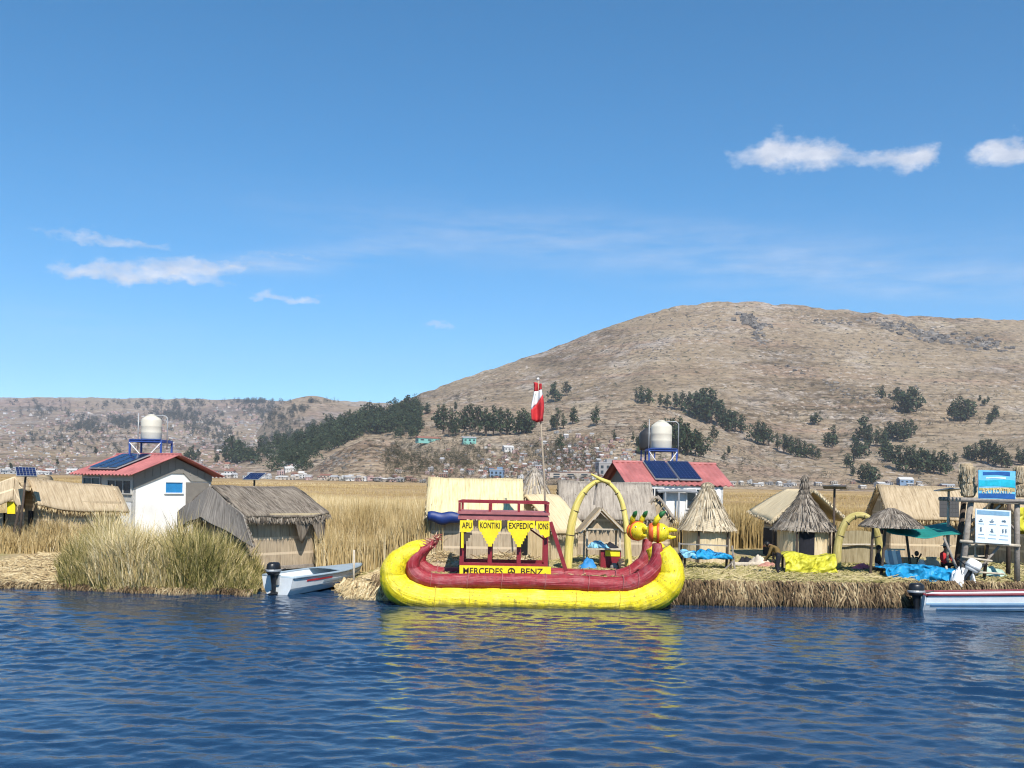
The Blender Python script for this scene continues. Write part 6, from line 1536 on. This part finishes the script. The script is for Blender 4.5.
row([(193,460,14),(187,460,9),(198,459,10)], 'dark tree of the small clump on the far slope right of the left house tank', 'clump by the left house')
row([(217,462,9)], 'small lone tree between the left house and the wooded slope', None)
row([(232,463,26),(226,464,18),(239,461,20)], 'tall tree at the left foot of the wooded slope', 'trees at the foot of the wooded slope')
row([(10,472,9),(57,466,8),(95,455,8)], 'small dark tree near the far left shore', 'trees near the far left shore')
for i in range(20):
    px = 258+i*8.3+random.uniform(-3,3); tree(px, np.interp(px, [225,260,300,340,380,410,425], [466,450,440,427,419,412,410])+random.uniform(0,3), random.uniform(12,18), 'tall dark tree standing out along the upper edge of the wood', 'trees along the upper edge of the wood', wide=.9)
# wooded slope: a far off wood that reads as one mass
def wood(name, pts, leaf, kind='stuff', sub=.40):
    Vs, Rs = [], []
    for (p, h) in pts:
        t, v, rn = PROTO[random.randrange(len(PROTO))]; a = random.uniform(0, 6.28); c, s = math.cos(a), math.sin(a)
        k = np.random.default_rng(random.randrange(10**6)).random(len(v)//3) < sub
        vv = v.reshape(-1,3,3)[k].reshape(-1,3)
        q = np.stack([(vv[:,0]*c-vv[:,1]*s)*h*1.2*1.1+p.x, (vv[:,0]*s+vv[:,1]*c)*h*1.2+p.y, vv[:,2]*h+p.z-.05*h], -1); Vs.append(q); Rs.append(rn.reshape(-1,3)[k].ravel())
    V_ = np.concatenate(Vs); o = np_mesh(name, V_, np.arange(len(V_)).reshape(-1,3), leaf, rnd=np.concatenate(Rs)); return tag(o, kind=kind)
tops = [(228,466),(240,456),(252,446),(265,440),(285,439),(300,438),(315,432),(330,427),(345,424),(360,420),(380,416),(395,412),(410,408),(420,405)]
bots = [(228,468),(245,462),(256,466),(270,472),(290,474),(308,473),(318,462),(330,452),(342,446),(355,440),(368,434),(385,434),(400,440),(420,440)]
pts = []
for i in range(2600):
    px = random.uniform(228, 420); y0 = np.interp(px, *zip(*tops))+3; y1 = np.interp(px, *zip(*bots))
    if y1 < y0+1: continue
    py = y0+(y1-y0)*random.random()**1.25
    if px < 285 and fbm(np.array([px*.06]), np.array([py*.06]), 3, 4)[0] < -.06: continue
    p = L_wood.hit(px, py)
    if p is None: continue
    p = Vector((p[0]*p[1], p[1], p[2])); pts.append((p, (random.uniform(8, 16)+(6 if random.random() < .2 else 0))/F*p.y))
    if len(pts) > 520: break
wood('wood', pts, L_dk)
# far woods and shrubs of the left hills and bushes of the near slopes
L_blue = leafmat('far_leaves', (0.018,0.026,0.018), (0.030,0.040,0.024), (0.055,0.065,0.040))
pts = []
for (cx, cy, rx, ry, n) in ((85,428,20,9,120),(122,424,16,6,90),(175,416,24,8,120),(205,428,20,12,120),(262,412,22,10,110),(140,405,60,5,60),(40,410,45,9,55),(60,440,60,14,60),(225,440,14,12,60),(210,404,60,4,30),(285,425,25,10,60),(110,445,70,12,50),(250,400,20,4,25),(300,412,10,5,25),(322,402,14,3,12)):
    for i in range(n):
        px, py = random.gauss(cx, rx*.55), max(403, random.gauss(cy, ry*.55)); h = (L_knoll.hit(px, py) if 262 < px < 340 else None) or L_far.hit(px, py)
        if h: pts.append((Vector((h[0]*h[1], h[1], h[2])), random.uniform(3.5, 7)/F*h[1]))
wood('far_woods', pts, L_blue, sub=.30)
pts = []
for i in range(7200):
    px, py = (random.uniform(330, 1060), random.uniform(395, 488)) if i % 2 else (random.uniform(385, 600), random.gauss(462, 12))
    d = fbm(np.array([px*.03]), np.array([py*.06]), 3, 66)[0]
    if random.random() > np.interp(py, [395,430,460,488], [.10,.36,.75,.85])+d*2.2: continue
    p = hill_hit(px, py)
    if p: pts.append((p, random.uniform(1.8, 6.5)/F*p.y))
wood('hillside_shrubs', pts, L_br, sub=.12)
# ---------------------------------------------------------------- distant houses
HW = {}
for nm, c in (('white', (.66,.64,.61)), ('cream', (.56,.48,.40)), ('brick', (.34,.19,.14)), ('grey', (.36,.34,.33)), ('pink', (.52,.36,.33)), ('turquoise', (.22,.50,.44)), ('blue', (.22,.32,.46))): HW[nm] = plain('far_wall_'+nm, tuple(x*.82 for x in c), .9, .10, .15)
RF = {k: plain('far_roof_'+k, tuple(x*.85 for x in c), .7, .15, .15) for k, c in (('tin', (.42,.42,.43)), ('rust', (.28,.13,.09)), ('pale', (.60,.58,.55)), ('green', (.18,.36,.30)))}
def house_mesh(kind, wall, roof):
    key = kind+wall+roof
    if key in HM: return HM[key]
    m_ = MB()
    m_.box((0,0,.5), (1,.8,1), m=0)
    if kind == 'gable':
        m_.poly([(-.53,-.44,.99),(-.53,.44,.99),(-.53,0,1.42)][::-1], (1.06,0,0), m=1)
    elif kind == 'shed': m_.add([(-.55,-.46,1.0),(.55,-.46,1.0),(.55,.46,1.22),(-.55,.46,1.22),(-.55,-.46,1.06),(.55,-.46,1.06),(.55,.46,1.28),(-.55,.46,1.28)], [(3,2,1,0),(4,5,6,7),(0,1,5,4),(1,2,6,5),(2,3,7,6),(3,0,4,7)], m=1)
    else:
        m_.box((0,0,1.03), (1.06,.86,.07), m=1); m_.box((.2,.1,1.2), (.4,.4,.28), m=0)
    nw = 3
    for i in range(nw):
        x = -.5+(i+.5)/nw
        m_.box((x,-.405,.68 if i != 1 or kind == 'shed' else .68), (.15,.03,.24), m=2)
        if kind == 'flat': m_.box((x,-.405,.25), (.15,.03,.26), m=2)
    m_.box((.06,-.406,.2), (.12,.03,.40), m=2); m_.box((-.51,.0,.62), (.03,.2,.25), m=2); m_.box((.51,.0,.62), (.03,.2,.25), m=2)
    o = m_.build('house', [HW[wall], RF[roof], GLASS]); me = o.data; bpy.data.objects.remove(o); HM[key] = me; return me
HM = {}
WORD = dict(white='white', cream='cream', brick='brick red', grey='grey', pink='pinkish', turquoise='turquoise', blue='blue grey')
def far_house(px, py, wpx, hpx, wall, roof, kind, where, group, p=None, lab=None):
    p = p or hill_hit(px, py)
    if p is None: return None
    me = house_mesh(kind, wall, roof); o = bpy.data.objects.new('house', me); COL.objects.link(o)
    k = p.y/F; o.scale = (wpx*k, min(wpx, 9)*k*1.1, hpx*k); o.location = p-Vector((0,0,hpx*k*.10)); o.rotation_euler = (0,0,random.gauss(0,.35))
    rf = dict(gable='gabled', flat='flat roofed', shed='lean-to roofed')[kind]
    tag(o, lab or f'{WORD[wall]} {rf} house {where}', 'house', group); return o
def pick(ws): return random.choices(list(ws), list(ws.values()))[0]
WS = dict(white=3, cream=4, brick=5, grey=6, pink=3, blue=.6)
def shore(px, py): 
    u, v = uv_of(px, py); D = 1060; return Vector((u*D, D, .5))
n = 0
for i in range(95):    # strip along the far shore, left
    px = random.uniform(-20, 400); y = np.interp(px, [0,60,200,300,400], [474,475.5,478,480,482])-abs(random.gauss(0,2.2))*(1 if px < 250 else .5)
    p = hill_hit(px, y) or None
    if p is None: continue
    w_ = random.uniform(3.5, 11); far_house(px, y, w_, random.uniform(2.2, 4.2), pick(dict(white=8,cream=3,grey=2,pink=3)), pick(dict(tin=3,rust=1,pale=4)), pick(dict(gable=3,flat=3,shed=2)), 'in the pale strip along the far left shore', 'houses along the far left shore')
for i in range(26):
    px = random.gauss(250, 14) if i < 12 else random.gauss(290, 8); y = random.gauss(458, 4) if i < 12 else random.gauss(471, 4)
    far_house(px, y, random.uniform(3.5,7), random.uniform(3,5), pick(dict(white=6,cream=3,pink=2)), pick(dict(tin=2,rust=2,pale=3)), pick(dict(gable=2,flat=3)), 'at the foot of the wooded slope', 'houses at the foot of the wooded slope')
for i in range(165):   # village below the hill, right of the flag
    px = random.gauss(585, 42); y = random.gauss(462, 12)
    if not (470 < px < 660 and 432 < y < 484): continue
    far_house(px, y, random.uniform(2.4,5.2), random.uniform(2,3.5), pick(WS), pick(dict(tin=4,rust=3,pale=3)), pick(dict(gable=3,flat=4,shed=2)), 'in the village on the slope right of the flag', 'village houses on the slope')
for i in range(34):
    px = random.uniform(392, 548); y = random.gauss(474, 5)
    far_house(px, y, random.uniform(3,7), random.uniform(2.6,4.5), pick(WS), pick(dict(tin=4,rust=3,pale=2)), pick(dict(gable=3,flat=3,shed=2)), 'scattered on the low slope behind the yellow roofed hut', 'scattered houses behind the yellow roofed hut')
for i in range(26):
    px = random.uniform(725, 960); y = np.interp(px, [725,960], [486,490])-abs(random.gauss(0, 3))
    far_house(px, y, random.uniform(3.5,9), random.uniform(2,3.5), pick(dict(white=5,cream=3,grey=3,brick=2)), pick(dict(tin=4,rust=2,pale=3)), pick(dict(gable=3,flat=3,shed=2)), 'by the far shore behind the right cone huts', 'houses by the far right shore')
for a in ((428,443,24,5,'turquoise','rust','gable','long turquoise house above the yellow roofed hut'), (469,444,13,6.5,'turquoise','tin','shed','bright turquoise house below the belt of trees'), (497,478,13,9,'blue','tin','flat','tall blue grey house behind the yellow roofed hut'), (508,452,10,5,'white','pale','gable','white gabled house left of the flagpole on the slope'),
          (571,478,42,6,'cream','rust','flat','long low cream building at the foot of the village'), (606,474,20,12,'grey','tin','flat','big grey block at the foot of the village left of the red roof'), (905,485,14,6,'blue','pale','gable','blue and white house near the shore behind the right hut'), (880,487,9,4,'white','pale','gable','white gabled house near the shore left of the blue and white one')):
    far_house(*a[:7], '', None, lab=a[7])
m_ = MB()
rr = random.Random(9)
for i in range(420):
    px = rr.gauss(575, 55); py = rr.gauss(465, 10)
    if not (400 < px < 665 and 436 < py < 484): continue
    p = hill_hit(px, py)
    if not p: continue
    k = p.y/F; w_ = rr.uniform(1.6, 3.6)*k; hh = rr.uniform(1.3, 2.4)*k
    m_.box(p+Vector((0,0,hh*.35)), (w_, w_*.8, hh), rr.uniform(-.6,.6), m=rr.choices([0,1,2,3,4], [1,2,4,4,2])[0])
    m_.box(p+Vector((0,0,hh*.89)), (w_*1.06, w_*.86, hh*.12), 0, m=rr.choices([5,6,7], [3,3,.8])[0])
m_.build('village_lanes', [HW['white'],HW['cream'],HW['brick'],HW['grey'],HW['pink'],RF['tin'],RF['rust'],RF['pale']]); tag(bpy.data.objects['village_lanes'], kind='stuff')
# the far town on the left slope, too many houses to count
m_ = MB(); cols = list(HW)
rr = random.Random(5)
for i in range(2600):
    px = rr.uniform(-120, 262); t = rr.random()**1.6; py = np.interp(px, [0,250], [474,470])-t*62+rr.gauss(0,3)
    if rr.random() < .35*fbm(np.array([px*.05]), np.array([py*.08]), 3, 12)[0]*8+.15: continue
    h = L_far.hit(px, py)
    if not h: continue
    p = Vector((h[0]*h[1], h[1], h[2])); k = p.y/F; w_ = rr.uniform(1.0, 3.4)*k; hh = rr.uniform(.8, 1.9)*k
    mi = rr.choices([0,1,2,3,4], [2.2,2,2.2,4,5])[0]
    m_.box(p+Vector((0,0,hh*.3)), (w_, w_*.8, hh), rr.uniform(-.6,.6), m=mi)
    m_.box(p+Vector((0,0,hh*.82)), (w_*1.06, w_*.86, hh*.10), 0, m=rr.choices([5,6,7], [3,2,.8])[0])
m_.build('far_town', [HW['white'],HW['cream'],HW['brick'],HW['grey'],HW['pink'],RF['tin'],RF['rust'],RF['pale']]); tag(bpy.data.objects['far_town'], kind='stuff')

# rocky outcrops of the great hill
ROCK = blades_mat('crag_rock', [(0,(0.06,0.055,0.05)),(.5,(0.13,0.115,0.10)),(1,(0.25,0.225,0.20))], .95)
rq = np.random.default_rng(77); Vs, Fs, Rs = [], [], []
base = np.array([[-1,-1,-.6],[1,-1,-.6],[1,1,-.6],[-1,1,-.6],[-.7,-.6,.7],[.6,-.7,.8],[.7,.6,.6],[-.6,.7,.7]], float); FQ = np.array([[0,1,5,4],[1,2,6,5],[2,3,7,6],[3,0,4,7],[4,5,6,7]])
def crag(cx, cy, rx, ry, n, s0, s1, tilt=0.0):
    for i in range(n):
        a = rq.normal(0, .5); px = cx+a*rx; py = cy+rq.normal(0, .5)*ry+a*rx*tilt
        p = hill_hit(px, py)
        if p is None: continue
        k = p.y/F; s = rq.uniform(s0, s1)*k*1.35
        v = base*(1+rq.normal(0,.22,base.shape))*np.array([s*1.5, s, s*.8]); th = rq.uniform(0, 3.1); c, sn = math.cos(th), math.sin(th)
        v = np.stack([v[:,0]*c-v[:,1]*sn+p.x, v[:,0]*sn+v[:,1]*c+p.y, v[:,2]+p.z], -1)
        Fs.append(FQ+8*len(Vs)); Vs.append(v); Rs.append(np.full(8, np.clip(rq.normal(.5,.25),0,1)))
crag(752,322,14,6,60,.8,2.2,.3); crag(758,334,7,8,26,.6,1.6,.9); crag(890,325,26,5,60,.6,1.8,.12); crag(935,337,34,6,95,.7,2.0,.18); crag(985,344,26,6,60,.6,1.8,.15); crag(830,322,30,3,30,.4,1.2,.05)
crag(700,330,60,14,90,.3,.9); crag(850,350,120,22,170,.3,.9); crag(830,385,40,5,40,.4,1.2,.45); crag(650,350,50,14,70,.3,.8); crag(340,462,22,10,90,.4,1.4); crag(390,452,30,10,60,.3,1.0); crag(700,450,90,14,120,.3,.9); crag(930,400,80,30,110,.3,.9)
tag(np_mesh('rock_outcrops', np.concatenate(Vs), np.concatenate(Fs), ROCK, rnd=np.concatenate(Rs)), kind='stuff')
